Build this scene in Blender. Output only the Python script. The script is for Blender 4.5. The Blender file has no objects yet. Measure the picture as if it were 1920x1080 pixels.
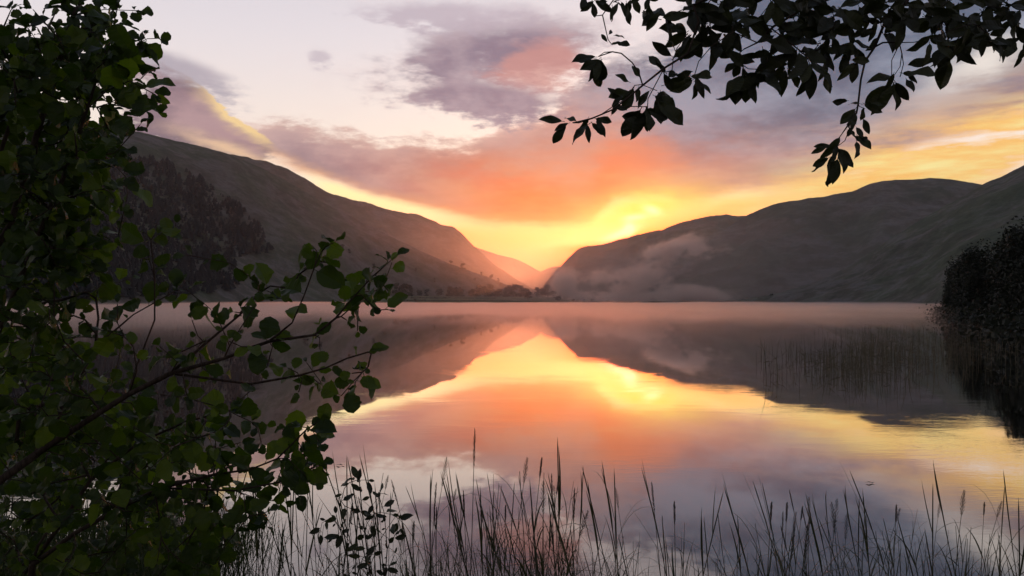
import bpy, math, random
import numpy as np
from mathutils import Vector, Matrix, noise as mnoise

# ---------------------------------------------------------------- camera
scene = bpy.context.scene
coll = scene.collection
F = 1450.0                       # focal length in pixels of a 1920 wide picture
CX, CY, HORIZON = 960.0, 540.0, 567.0
PITCH = math.atan((HORIZON - CY) / F)
CAM = Vector((0.0, 0.0, 2.0))
cam_data = bpy.data.cameras.new('camera')
cam = bpy.data.objects.new('camera', cam_data)
coll.objects.link(cam)
cam.location = CAM
cam.rotation_euler = (math.pi / 2 + PITCH, 0, 0)
cam_data.sensor_width = 36.0
cam_data.lens = F / 1920.0 * 36.0
cam_data.clip_start = 0.05
cam_data.clip_end = 30000.0
scene.camera = cam

SUN_EL, SUN_AZ = math.radians(4.1), math.radians(8.0)     # azimuth to the right of +Y
SUN_STRENGTH = 1.0
SUN_COLOR = (1.0, 0.34, 0.15)
HAZE_DENSITY = 0.48e-4
scene.view_settings.view_transform = 'Standard'
scene.view_settings.look = 'None'
scene.view_settings.exposure = 0.0
scene.view_settings.gamma = 1.0
scene.view_settings.use_curve_mapping = False
scene.cycles.volume_bounces = 2
scene.cycles.max_bounces = 8
scene.cycles.transparent_max_bounces = 8
scene.cycles.volume_step_rate = 1.0
scene.cycles.volume_max_steps = 256
scene.cycles.sample_clamp_indirect = 6.0
scene.cycles.use_denoising = True


def lin(r, g, b):
    """display colour 0-255 -> linear"""
    o = []
    for c in (r, g, b):
        c /= 255.0
        o.append(c / 12.92 if c <= 0.04045 else ((c + 0.055) / 1.055) ** 2.4)
    return tuple(o)


# ------------------------------------------------ small node expression kit
class NT:
    def __init__(self, tree):
        self.t = tree

    def new(self, kind, **kw):
        n = self.t.nodes.new(kind)
        for k, v in kw.items():
            setattr(n, k, v)
        return n

    def put(self, sock, v):
        if isinstance(v, E):
            self.t.links.new(v.s, sock)
        elif isinstance(v, bpy.types.NodeSocket):
            self.t.links.new(v, sock)
        elif v is not None:
            if hasattr(sock.default_value, '__len__'):
                v = tuple(v)
                n = len(sock.default_value)
                sock.default_value = v[:n] if len(v) >= n else v + (1.0,) * (n - len(v))
            else:
                sock.default_value = v

    def math(self, op, a, b=None, c=None, clamp=False):
        n = self.new('ShaderNodeMath', operation=op, use_clamp=clamp)
        for i, v in enumerate((a, b, c)):
            if v is not None:
                self.put(n.inputs[i], v)
        return E(self, n.outputs[0])

    def soft(self, x, lo, hi, to0=0.0, to1=1.0):
        n = self.new('ShaderNodeMapRange', interpolation_type='SMOOTHSTEP')
        for i, v in enumerate((x, lo, hi, to0, to1)):
            self.put(n.inputs[i], v)
        return E(self, n.outputs[0])

    def ramp(self, x, lo, hi, to0=0.0, to1=1.0):
        n = self.new('ShaderNodeMapRange')
        for i, v in enumerate((x, lo, hi, to0, to1)):
            self.put(n.inputs[i], v)
        return E(self, n.outputs[0])

    def mix(self, fac, a, b, mode='MIX'):
        n = self.new('ShaderNodeMixRGB', blend_type=mode)
        for i, v in enumerate((fac, a, b)):
            self.put(n.inputs[i], v)
        return E(self, n.outputs[0])

    def noise(self, vec, scale=1.0, detail=5.0, rough=0.55, distort=0.0):
        n = self.new('ShaderNodeTexNoise')
        self.put(n.inputs['Vector'], vec)
        n.inputs['Scale'].default_value = scale
        n.inputs['Detail'].default_value = detail
        n.inputs['Roughness'].default_value = rough
        n.inputs['Distortion'].default_value = distort
        return E(self, n.outputs['Fac'])

    def comb(self, x, y, z):
        n = self.new('ShaderNodeCombineXYZ')
        for i, v in enumerate((x, y, z)):
            self.put(n.inputs[i], v)
        return E(self, n.outputs[0])

    def sep(self, v):
        n = self.new('ShaderNodeSeparateXYZ')
        self.put(n.inputs[0], v)
        return [E(self, o) for o in n.outputs]

    def curve(self, x, pts):
        """piecewise linear y(x) through pts"""
        xs = [p[0] for p in pts]
        ys = [p[1] for p in pts]
        x0, x1, y0, y1 = min(xs), max(xs), min(ys), max(ys)
        n = self.new('ShaderNodeFloatCurve')
        c = n.mapping.curves[0]
        q = [((a - x0) / (x1 - x0), (b - y0) / (y1 - y0)) for a, b in pts]
        c.points[0].location = q[0]
        c.points[-1].location = q[-1]
        for p in q[1:-1]:
            c.points.new(*p)
        for p in c.points:
            p.handle_type = 'AUTO_CLAMPED'
        n.mapping.update()
        self.put(n.inputs['Value'], self.ramp(x, x0, x1))
        return E(self, n.outputs[0]) * (y1 - y0) + y0


class E:
    def __init__(self, nt, s):
        self.n, self.s = nt, s

    def __add__(self, o): return self.n.math('ADD', self, o)
    __radd__ = __add__
    def __mul__(self, o): return self.n.math('MULTIPLY', self, o)
    __rmul__ = __mul__
    def __sub__(self, o): return self.n.math('SUBTRACT', self, o)
    def __rsub__(self, o): return self.n.math('SUBTRACT', o, self)
    def __truediv__(self, o): return self.n.math('DIVIDE', self, o)


# ------------------------------------------------------------------- sky
def sky_xy(px, py):
    """where a picture point lies on the sky: (azimuth, elevation) in units of 1/F radian"""
    dx, dz = px - CX, HORIZON - py
    return F * math.atan(dx / F), F * math.atan(dz / math.hypot(F, dx))


world = bpy.data.worlds.new('World')
scene.world = world
world.use_nodes = True
wt = world.node_tree
wt.nodes.clear()
W = NT(wt)
geo = W.new('ShaderNodeTexCoord').outputs['Generated']
dx, dy, dz = W.sep(geo)
AZ = W.math('ARCTAN2', dx, dy) * F
EL = W.math('ARCSINE', W.math('MINIMUM', W.math('MAXIMUM', dz, -1.0), 1.0)) * F
EL = W.math('MAXIMUM', EL, 0.0)
nv = W.comb(dx, dy, dz * 2.3)                  # stretched so that clouds lie flat
n_big = W.noise(nv, 4.2, 7, 0.56) - 0.5        # three sizes of cloud noise
n_mid = W.noise(nv, 11.0, 7, 0.60) - 0.5
n_fine = W.noise(W.comb(dx, dy, dz * 3.2), 34.0, 6, 0.62) - 0.5
n_streak = W.noise(W.comb(dx, dy, dz * 7.0), 6.0, 6, 0.6) - 0.5
wob = n_big * 50.0 + n_mid * 70.0 + n_fine * 44.0     # ragged cloud edges, in sky units


def blob(px, py, rx, ry, rot=0.0, wobble=1.0):
    x0, y0 = sky_xy(px, py)
    c, s = math.cos(math.radians(rot)), math.sin(math.radians(rot))
    u, v = AZ - x0, EL - y0
    if wobble:
        u = u + n_mid * (90 * wobble)
        v = v + n_fine * (50 * wobble) + n_big * (50 * wobble)
    a = (u * c + v * s) * (1.0 / rx)
    b = (v * c - u * s) * (1.0 / ry)
    return W.math('EXPONENT', (a * a + b * b) * -1.0)


def gauss1(x, x0, r):
    a = (x - x0) * (1.0 / r)
    return W.math('EXPONENT', a * a * -1.0)


nishita = W.new('ShaderNodeTexSky', sky_type='NISHITA')
nishita.sun_disc = False
nishita.sun_elevation = SUN_EL
nishita.sun_rotation = SUN_AZ
nishita.altitude = 80
nishita.air_density = 1.0
nishita.dust_density = 2.0
nishita.ozone_density = 1.0
clear = W.mix(1.0, nishita.outputs[0], (0.10, 0.10, 0.10), 'MULTIPLY')      # strength 0.10

X_SUN, Y_SUN = sky_xy(1180, 430)
near_sun = gauss1(AZ, X_SUN - 60, 430.0)
# the thin high veil over the clear sky
veil = W.mix(W.soft(EL, 200, 520), tuple(1.12 * c for c in lin(255, 236, 220)), tuple(1.1 * c for c in lin(232, 224, 230)))
veil = W.mix(W.soft(EL, 420, 1100), veil, lin(112, 124, 152))
base = W.mix(0.86, clear, veil)
base = W.mix(W.soft(n_big, -0.05, 0.25) * 0.35, base, lin(236, 212, 208))
# the glow along the horizon
hor = W.mix(near_sun, lin(250, 200, 150), lin(255, 214, 92))
hor = W.mix(blob(1030, 420, 260, 60, 0, .3), hor, lin(255, 228, 116))
g_h = W.soft(EL + wob * 0.5, 110, 240, 1, 0)
base = W.mix(g_h, base, hor)
away = W.soft(W.math('ABSOLUTE', AZ), 1100, 2400)
base = W.mix(away * 0.85, base, lin(96, 96, 112))

# --- the long cloud bank, mauve, lit orange from below near the sun
LOW = [(-200, 60), (200, 190), (440, 275), (500, 294), (560, 322), (620, 347), (700, 372), (800, 394), (900, 413), (1000, 425), (1085, 428),
       (1130, 402), (1180, 376), (1235, 372), (1290, 387), (1350, 377), (1400, 366), (1450, 361), (1550, 347), (1620, 325), (1700, 292), (1800, 262), (1920, 222), (2600, 80)]
UP = [(-200, 60), (440, 262), (500, 242), (540, 238), (600, 252), (680, 268), (725, 280), (775, 268), (860, 274), (910, 262), (965, 244), (1010, 228),
      (1060, 190), (1120, 130), (1190, 85), (1260, 40), (1400, -120), (1900, -300), (2600, -300)]
y_low = W.curve(AZ, [sky_xy(*p) for p in LOW])
y_up = W.curve(AZ, [sky_xy(*p) for p in UP])
q = EL - y_low
m_low = W.soft(q + wob * 0.35 + n_streak * 30, -12, 18)
m_up = W.soft(y_up - EL + wob * 0.9 + n_fine * 40 + 10, -12, 22)
m_bank = m_low * m_up
x_or = sky_xy(1020, 0)[0]
orange_w = gauss1(AZ, x_or, 245.0) * W.soft(q + wob * 0.9, 40, 170, 1, 0)
pink_w = gauss1(AZ, sky_xy(1120, 0)[0], 240.0) * W.soft(q + wob * 1.6, 90, 300, 1, 0)
slate_w = W.soft(AZ + wob * 1.4 + EL * 0.55, 260, 500) * W.soft(q + wob, 20, 130)
bank = W.mix(W.soft(n_big + n_mid * 0.8, -0.16, 0.2), lin(146, 124, 134), lin(198, 166, 164))
bank = W.mix(slate_w, bank, W.mix(W.soft(n_big + n_mid, -0.18, 0.22), lin(84, 98, 122), lin(138, 148, 168)))
bank = W.mix(pink_w * (1.0 - slate_w * 0.75) * 0.85, bank, lin(224, 148, 118))
bank = W.mix(orange_w * 0.92, bank, W.mix(W.soft(n_mid + n_streak, -0.2, 0.2), lin(255, 116, 12), lin(250, 138, 48)))
edge = W.soft(q + wob * 0.5, 0, 30, 1, 0)
bank = W.mix(edge * 0.75, bank, W.mix(gauss1(AZ, x_or, 330.0), lin(250, 196, 150), lin(255, 156, 56)))
rim_up = W.soft(y_up - EL + wob * 0.9, -4, 26, 1, 0) * W.soft(AZ, sky_xy(960, 0)[0], sky_xy(1100, 0)[0], 1, 0)
bank = W.mix(rim_up * 0.35, bank, lin(255, 214, 190))
sky = W.mix(m_bank * 0.97, base, bank)

# --- bright gap over the hidden sun and along the ridges
glow = blob(1200, 412, 110, 46, 12, .5)
sky = W.mix(W.math('MINIMUM', glow * 1.25, 1.0), sky, lin(255, 242, 84))
sky = W.mix(W.math('MINIMUM', blob(1330, 402, 150, 26, 10, .5) * 1.1, 1.0) * 0.9, sky, lin(255, 222, 110))
sky = W.mix(W.math('MINIMUM', blob(1560, 352, 170, 22, 9, .7) * 1.0, 1.0) * 0.8, sky, lin(255, 226, 138))
white = blob(1160, 441, 34, 9, 22, .05) + blob(1180, 428, 10, 14, 0, .05) * .8 + blob(1224, 394, 17, 8, -20, .1) * .8 + blob(1192, 407, 22, 6, 4, .1) * .7
sky = W.mix(1.0, sky, W.mix(1.0, (0, 0, 0), W.mix(W.math('MINIMUM', white, 1.0), (0, 0, 0), (1.0, 0.5, 0.5)), 'ADD'), 'ADD')
# --- streaky yellow and peach bars low over the hills to the side
streak = blob(1800, 292, 300, 62, 14, .4) * W.soft(n_streak + n_mid * 0.4, -0.17, 0.06)
sky = W.mix(W.math('MINIMUM', streak * 1.5, 1.0) * 0.95, sky, W.mix(W.soft(n_streak, -0.05, 0.2), lin(255, 196, 104), lin(255, 236, 158)))
# --- strip of light between the bank and the ridge
strip = W.soft(W.math('ABSOLUTE', q + 9 + wob * .12), 5, 24, 1, 0) * W.soft(AZ, sky_xy(540, 0)[0], sky_xy(640, 0)[0]) * W.soft(AZ, sky_xy(760, 0)[0], sky_xy(930, 0)[0], 1, 0)
sky = W.mix(strip * 0.95, sky, tuple(1.25 * c for c in lin(255, 236, 168)))


# --- separate clouds
def cloud(mask, lo, hi, colour, amount):
    global sky
    m = W.soft(mask + n_big * 0.7 + n_mid * 1.0 + n_fine * 0.8, lo - 0.04, hi)
    sky = W.mix(m * W.soft(mask, 0.02, 0.30) * amount, sky, colour)
    return m


cloud(blob(1200, 60, 150, 60, 0, .5), .25, .75, lin(238, 226, 226), .8)
cloud(blob(940, 95, 215, 58, 6, 1.0), .22, .80, W.mix(W.soft(n_mid, -.15, .2), lin(136, 118, 136), lin(182, 162, 170)), .96)
cloud(blob(1010, 120, 110, 56, 10, .8), .35, .8, lin(206, 146, 138), .8)
cloud(blob(895, 184, 170, 36, -4, 1.0), .20, .75, W.mix(W.soft(n_mid, -.15, .2), lin(142, 122, 138), lin(184, 162, 170)), .96)
cloud(blob(860, 30, 240, 34, 0, .8), .40, .9, lin(188, 172, 184), .75)
cloud(blob(598, 106, 26, 16, 0, .8), .30, .9, lin(196, 182, 192), .7)
cloud(blob(320, 130, 130, 34, -12, .8), .35, .85, lin(168, 158, 172), .8)
# the tilted cloud over the near hill, its upper edge burning yellow
(ex, ey), (fx, fy) = sky_xy(375, 158), sky_xy(492, 244)
el_ = math.hypot(fx - ex, fy - ey)
nx_, ny_ = -(fy - ey) / el_, (fx - ex) / el_                     # towards the upper right
s_edge = (AZ - ex) * nx_ + (EL - ey) * ny_ + n_mid * 46.0 + n_fine * 40.0
mm = W.math('MAXIMUM', blob(352, 232, 135, 84, -16, .9), blob(440, 250, 74, 50, -32, .6)) * W.soft(s_edge, -9, 7, 1, 0)
rim = W.soft(s_edge, -34, -4) * blob(455, 208, 78, 40, -38, .3)
mc = W.mix(W.soft(n_mid + n_big, -.15, .2), lin(122, 100, 114), lin(178, 144, 148))
mc = W.mix(W.math('MINIMUM', rim * 1.2, 0.85), mc, lin(255, 220, 150))
cloud(mm, .30, .56, mc, .95)
sky = W.mix(blob(425, 279, 80, 12, -16, .5) * 0.75, sky, lin(255, 214, 170))
sky = W.mix(W.math('MINIMUM', blob(1850, 118, 70, 26, 20, .8) * 1.0, 1.0) * 0.85, sky, lin(250, 240, 230))
sky = W.mix(blob(1700, 215, 220, 26, 8, .8) * W.soft(n_streak, -0.1, 0.15) * 0.7, sky, lin(208, 182, 172))

# the glow is far brighter than a picture can show: red runs over the top first
hot = W.soft(EL, 60, 200, 1, 0) * gauss1(AZ, X_SUN - 80, 420.0) * (1.0 - m_bank)
sky = W.mix(hot, sky, W.mix(1.0, sky, (7.0, 1.18, 1.0), 'MULTIPLY'))
bg = W.new('ShaderNodeBackground')
W.put(bg.inputs['Color'], sky)
bg.inputs['Strength'].default_value = 1.0
out = W.new('ShaderNodeOutputWorld')
wt.links.new(bg.outputs[0], out.inputs['Surface'])
world.cycles.sampling_method = 'MANUAL'
world.cycles.sample_map_resolution = 1024

# ------------------------------------------------------------------- sun
sun_data = bpy.data.lights.new('sun', 'SUN')
sun_data.energy = SUN_STRENGTH
sun_data.angle = math.radians(0.5)
sun_data.color = SUN_COLOR
sun = bpy.data.objects.new('sun', sun_data)
coll.objects.link(sun)
to_sun = Vector((math.sin(SUN_AZ) * math.cos(SUN_EL), math.cos(SUN_AZ) * math.cos(SUN_EL), math.sin(SUN_EL)))
sun.rotation_euler = to_sun.to_track_quat('Z', 'Y').to_euler()
sun.location = to_sun * 200

# ------------------------------------------------------------ geometry kit
CP, SP = math.cos(PITCH), math.sin(PITCH)
rng = random.Random(7)


def at(px, py, d):
    """world point seen at picture point (px, py), d metres ahead of the camera"""
    x, y = (px - CX) / F, (CY - py) / F
    wx, wy, wz = x, CP - y * SP, SP + y * CP
    k = d / wy
    return Vector((wx * k, d, CAM.z + wz * k))


def link(o, parent=None):
    coll.objects.link(o)
    if parent is not None:
        o.parent = parent
    return o


def tag(o, label=None, cat=None, group=None, kind=None):
    if label: o['label'] = label
    if cat: o['category'] = cat
    if group: o['group'] = group
    if kind: o['kind'] = kind
    return o


def empty(name, loc, rz=0.0):
    o = bpy.data.objects.new(name, None)
    o.empty_display_size = 0.2
    o.location = loc
    o.rotation_euler = (0, 0, rz)
    return link(o)


class MB:
    """collects vertices and faces, builds ONE mesh"""
    def __init__(self):
        self.v, self.f = [], []

    def add(self, v, f):
        n = len(self.v)
        self.v.extend([tuple(p) for p in v])
        self.f.extend([tuple(i + n for i in q) for q in f])

    def tube(self, pts, radii, sides=5):
        pts = [Vector(p) for p in pts]
        n = len(self.v)
        prev = None
        for i, p in enumerate(pts):
            t = (pts[min(i + 1, len(pts) - 1)] - pts[max(i - 1, 0)])
            if t.length < 1e-9: t = Vector((0, 0, 1))
            t.normalize()
            a = prev - t * prev.dot(t) if prev is not None else (Vector((1, 0, 0)) if abs(t.x) < 0.8 else Vector((0, 1, 0))).cross(t)
            a.normalize()
            prev = a
            b = t.cross(a)
            for k in range(sides):
                w = 2 * math.pi * k / sides
                self.v.append(tuple(p + (a * math.cos(w) + b * math.sin(w)) * radii[i]))
        for i in range(len(pts) - 1):
            for k in range(sides):
                k2 = (k + 1) % sides
                self.f.append((n + i * sides + k, n + i * sides + k2, n + (i + 1) * sides + k2, n + (i + 1) * sides + k))
        self.f.append(tuple(n + (len(pts) - 1) * sides + k for k in range(sides)))
        self.f.append(tuple(n + k for k in reversed(range(sides))))

    def mesh(self, name, mat, smooth=False):
        me = bpy.data.meshes.new(name)
        me.from_pydata(self.v, [], self.f)
        if mat: me.materials.append(mat)
        if smooth:
            me.polygons.foreach_set('use_smooth', [True] * len(me.polygons))
        me.update()
        return me

    def build(self, name, mat, parent=None, smooth=False):
        return link(bpy.data.objects.new(name, self.mesh(name, mat, smooth)), parent)


def fbm(x, y, z=0.0, octv=5, rough=0.5):
    s, a = 0.0, 1.0
    for _ in range(octv):
        s += a * mnoise.noise((x, y, z))
        x, y, z = x * 2.03 + 11.3, y * 2.03 + 5.1, z * 2.03 + 1.7
        a *= rough
    return s


# --------------------------------------------------------------- materials
def material(name):
    m = bpy.data.materials.new(name)
    m.use_nodes = True
    t = m.node_tree
    t.nodes.clear()
    n = NT(t)
    o = n.new('ShaderNodeOutputMaterial')
    return m, n, o


def principled(n, o, color, rough=0.8, spec=0.3, bump=None):
    p = n.new('ShaderNodeBsdfPrincipled')
    n.put(p.inputs['Base Color'], color)
    n.put(p.inputs['Roughness'], rough)
    n.put(p.inputs['Specular IOR Level'], spec)
    if bump is not None:
        b = n.new('ShaderNodeBump')
        n.put(b.inputs['Height'], bump[0])
        b.inputs['Distance'].default_value = bump[1]
        b.inputs['Strength'].default_value = bump[2]
        n.t.links.new(b.outputs[0], p.inputs['Normal'])
    if o is not None:
        n.t.links.new(p.outputs[0], o.inputs['Surface'])
    return p


def hill_material(name, grass, bracken, rock, scale):
    m, n, o = material(name)
    g = n.new('ShaderNodeNewGeometry').outputs['Position']
    x, y, z = n.sep(g)
    v = n.comb(x * (1.0 / scale), y * (1.0 / scale), z * (1.6 / scale))
    n1 = n.noise(v, 1.0, 6, 0.6)
    n2 = n.noise(v, 4.3, 6, 0.65)
    n3 = n.noise(v, 17.0, 5, 0.7)
    c = n.mix(n.soft(n1, 0.42, 0.58), grass, bracken)
    c = n.mix(n.soft(n2 + n1 * 0.4, 0.66, 0.86) * 0.6, c, rock)
    c = n.mix(n.soft(n2, 0.54, 0.38) * 0.45, c, (0.034, 0.044, 0.028))
    c = n.mix(n.soft(n3, 0.44, 0.60) * 0.35, c, (0.040, 0.048, 0.032))
    principled(n, o, c, 0.95, 0.1, (n2 * 5 + n3 * 1.5, 1.0, 0.35))
    return m


M_HILL_NEAR = hill_material('near_hillside', (0.090, 0.108, 0.066), (0.118, 0.108, 0.084), (0.17, 0.165, 0.16), 130)
M_HILL_FAR = hill_material('far_hillside', (0.085, 0.098, 0.066), (0.118, 0.105, 0.084), (0.17, 0.165, 0.16), 200)


def leaf_material(name, dark, light, trans, island=False, gloss=0.45):
    m, n, o = material(name)
    if island:
        r = E(n, n.new('ShaderNodeNewGeometry').outputs['Random Per Island'])
    else:
        r = E(n, n.new('ShaderNodeObjectInfo').outputs['Random'])
    pos = n.new('ShaderNodeTexCoord').outputs['Object']
    nz = n.noise(pos, 90.0 if not island else 3.0, 3, 0.6)
    c = n.mix(n.math('POWER', r, 2.0), dark, light)
    c = n.mix(n.soft(nz, 0.35, 0.7) * 0.35, c, tuple(0.6 * a for a in dark))
    p = principled(n, None, c, gloss, 0.35)
    tr = n.new('ShaderNodeBsdfTranslucent')
    n.put(tr.inputs['Color'], n.mix(1.0, c, (1.3, 1.5, 0.45), 'MULTIPLY'))
    mx = n.new('ShaderNodeMixShader')
    mx.inputs[0].default_value = trans
    n.t.links.new(p.outputs[0], mx.inputs[1])
    n.t.links.new(tr.outputs[0], mx.inputs[2])
    n.t.links.new(mx.outputs[0], o.inputs['Surface'])
    return m


def bark_material(name, a, b, scale):
    m, n, o = material(name)
    pos = n.new('ShaderNodeTexCoord').outputs['Object']
    x, y, z = n.sep(pos)
    v = n.comb(x * scale, y * scale, z * scale * 0.35)
    n1 = n.noise(v, 1.0, 5, 0.65)
    principled(n, o, n.mix(n.soft(n1, 0.35, 0.65), a, b), 0.9, 0.15, (n1, 0.004, 0.8))
    return m


M_BARK = bark_material('bark', (0.045, 0.036, 0.028), (0.10, 0.085, 0.07), 40)
M_TWIG = bark_material('twig_bark', (0.035, 0.026, 0.018), (0.07, 0.052, 0.038), 120)
M_ALDER = leaf_material('alder_leaf', (0.032, 0.058, 0.009), (0.13, 0.19, 0.018), 0.45)
M_ALDER_MASS = leaf_material('alder_foliage', (0.022, 0.042, 0.009), (0.09, 0.14, 0.016), 0.36, True)
M_HANG = leaf_material('overhang_leaf', (0.030, 0.036, 0.018), (0.060, 0.072, 0.024), 0.10, gloss=0.55)
M_HANG_MASS = leaf_material('overhang_foliage', (0.030, 0.036, 0.018), (0.055, 0.066, 0.024), 0.10, True, 0.55)
M_WOOD = leaf_material('woodland_leaf', (0.012, 0.017, 0.008), (0.022, 0.030, 0.012), 0.05, True, 0.7)
M_FAR_LEAF = leaf_material('far_tree_leaf', (0.018, 0.024, 0.012), (0.034, 0.040, 0.018), 0.05, True, 0.8)
M_CONIFER = leaf_material('conifer_needles', (0.006, 0.010, 0.010), (0.015, 0.021, 0.019), 0.0, True, 0.95)
M_REED = leaf_material('reed_leaf', (0.045, 0.052, 0.022), (0.085, 0.090, 0.036), 0.15)
M_REED_MASS = leaf_material('reed_bed_leaf', (0.10, 0.085, 0.060), (0.17, 0.14, 0.10), 0.15, True)
M_SEED = leaf_material('seed_head', (0.060, 0.046, 0.028), (0.090, 0.072, 0.044), 0.1)
M_GRASS = leaf_material('bank_grass', (0.030, 0.048, 0.012), (0.055, 0.090, 0.018), 0.25, True)

# -------------------------------------------------------------------- hills


def interp(pts, x):
    if x <= pts[0][0]: return pts[0][1]
    for (a, b), (c, d) in zip(pts, pts[1:]):
        if x <= c:
            t = (x - a) / (c - a)
            return b + (d - b) * t
    return pts[-1][1]


def smooth_interp(pts, x, r=9.0):
    return (interp(pts, x - r) + 2 * interp(pts, x) + interp(pts, x + r)) / 4.0


HILL_SURF = {}


def hill(name, ridge, foot_d, ridge_d, mat, amp=10.0, rough_px=1.2, shape=1.25, nu=170, nv=46, seed=0.0, bulge=0.0):
    """a hillside: rises from its foot at the lake (foot_d metres away) to the ridge and falls away behind it"""
    x0, x1 = ridge[0][0], ridge[-1][0]
    mb = MB()
    front = nv
    back = 10
    grid = []
    for i in range(nu + 1):
        px = x0 + (x1 - x0) * i / nu
        py = smooth_interp(ridge, px) - rough_px * fbm(px / 34.0, seed, 0.3, 5, 0.62)
        top = at(px, py, interp(ridge_d, px) if isinstance(ridge_d, list) else ridge_d)
        fd = interp(foot_d, px) if isinstance(foot_d, list) else foot_d
        foot = Vector((top.x / top.y * fd, fd, -1.0))
        col = []
        run = top - foot
        tan_top = (top.z - CAM.z) / top.y
        for j in range(front + back + 1):
            if j <= front:
                t = j / front
                d = foot.y + run.y * t
                z = foot.z + (top.z - foot.z) * (t ** shape)
                x = foot.x + run.x * t
                k = math.sin(math.pi * min(1, t)) ** 0.7 if t < 1 else 0.0
                g = fbm(x / 170.0 + seed, d / 170.0, seed, 6, 0.55)
                spur = 1.0 - abs(mnoise.noise((x / 140.0 + seed * 3, d / 420.0, 2.0)))
                z += amp * k * (g + 0.7 * (spur - 0.6)) + bulge * k * top.z
                z = min(z, CAM.z + (tan_top - 0.0009 * (1 - t) * 6) * d) if t > 0.3 else z
                col.append((x, d, z))
            else:
                t = (j - front) / back
                d = top.y * (1 + 0.55 * t)
                col.append((top.x / top.y * d * (1 - 0.0 * t), d, top.z * (1 - t ** 1.4) - 2 * t + amp * 0.4 * fbm(d / 200.0, px / 60.0, seed, 3) * (1 - t)))
        grid.append(col)
    grid = [[(q[0], q[1], max(q[2], -2.1)) for q in col] for col in grid]
    for col in grid:
        mb.v.extend(col)
    m = front + back + 1
    for i in range(nu):
        for j in range(m - 1):
            mb.f.append((i * m + j, (i + 1) * m + j, (i + 1) * m + j + 1, i * m + j + 1))
    o = mb.build(name, mat, None, True)
    tag(o, kind='structure')
    HILL_SURF[name] = (grid, x0, x1, nu, front)
    return o


def hill_point(name, px, py):
    """the point of a hillside that shows at picture point (px, py)"""
    grid, x0, x1, nu, front = HILL_SURF[name]
    i = min(nu, max(0, round((px - x0) / (x1 - x0) * nu)))
    tan = (at(px, py, 100.0).z - CAM.z) / 100.0
    col = grid[i]
    for j in range(front):
        a, b = col[j], col[j + 1]
        ta, tb = (a[2] - CAM.z) / a[1], (b[2] - CAM.z) / b[1]
        if ta <= tan <= tb or j == front - 1:
            t = 0.0 if abs(tb - ta) < 1e-9 else min(1.0, max(0.0, (tan - ta) / (tb - ta)))
            d = a[1] + (b[1] - a[1]) * t
            return Vector(((px - CX) / F * d, d, a[2] + (b[2] - a[2]) * t))


hill('near_left_hill', [(-420, 60), (-200, 120), (0, 182), (100, 208), (215, 238), (262, 248), (330, 264), (390, 277), (440, 292), (480, 309), (520, 330), (560, 352), (600, 377),
      (650, 401), (700, 426), (750, 452), (800, 476), (850, 497), (900, 514), (950, 534), (1000, 552), (1045, 562), (1075, 567)],
     [(-420, 330), (200, 480), (600, 900), (800, 1250), (1075, 1560)], [(-420, 800), (200, 1050), (600, 1350), (900, 1500), (1075, 1640)], M_HILL_NEAR, 15, 1.5, 1.15, 300, 90, 1.7)
hill('far_left_hill', [(180, 290), (380, 285), (440, 290), (480, 297), (520, 309), (560, 327), (600, 352), (625, 366), (660, 374), (700, 385), (740, 396), (790, 403), (815, 414), (826, 421), (852, 427),
      (876, 448), (900, 472), (930, 498), (965, 522), (1000, 541), (1040, 556), (1080, 567)],
     [(180, 1250), (1080, 1720)], [(180, 1650), (1080, 2350)], M_HILL_FAR, 26, 2.4, 1.1, 240, 60, 4.1)
hill('valley_left_ridge', [(820, 440), (880, 458), (910, 470), (945, 480), (965, 485), (985, 493), (1005, 505), (1020, 514), (1040, 528), (1075, 548), (1110, 567)],
     2500, 3600, M_HILL_FAR, 16, 1.2, 1.1, 90, 30, 6.3)
hill('valley_head_hill', [(930, 560), (985, 530), (1010, 512), (1025, 503), (1038, 500), (1052, 499), (1075, 506), (1110, 524), (1170, 560)],
     3700, 4500, M_HILL_FAR, 14, 0.9, 1.1, 70, 24, 8.2)
hill('crag_hill', [(985, 567), (1015, 545), (1034, 516), (1046, 503), (1060, 490), (1072, 476), (1083, 466), (1100, 462), (1140, 455), (1172, 447), (1200, 440), (1240, 430), (1268, 421),
      (1290, 413), (1316, 408), (1345, 404), (1380, 402.5), (1400, 404), (1440, 412), (1520, 440), (1600, 480)],
     [(985, 1900), (1600, 1600)], [(985, 2150), (1080, 2450), (1600, 2500)], M_HILL_FAR, 26, 2.8, 0.85, 240, 60, 9.9)
hill('broad_right_hill', [(1180, 567), (1260, 520), (1330, 452), (1385, 413), (1400, 403), (1425, 392), (1450, 383), (1500, 374), (1560, 365), (1602, 358), (1622, 347), (1645, 340), (1700, 337),
      (1742, 334), (1790, 337), (1838, 345), (1900, 356), (2000, 372), (2200, 420)],
     [(1180, 1500), (2200, 1150)], [(1180, 1650), (1400, 2000), (1900, 1900), (2200, 1800)], M_HILL_FAR, 24, 1.5, 1.0, 260, 70, 12.4)
hill('near_right_hill', [(1360, 567), (1430, 556), (1500, 540), (1560, 516), (1600, 493), (1650, 461), (1700, 428), (1745, 402), (1790, 375), (1825, 356), (1842, 346), (1880, 331), (1920, 310),
      (2000, 270), (2200, 190), (2500, 110)],
     [(1360, 1050), (1560, 800), (1800, 520), (2500, 330)], [(1360, 1150), (1560, 1050), (1920, 1000), (2500, 800)], M_HILL_NEAR, 15, 1.7, 1.05, 280, 80, 15.8)

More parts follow.
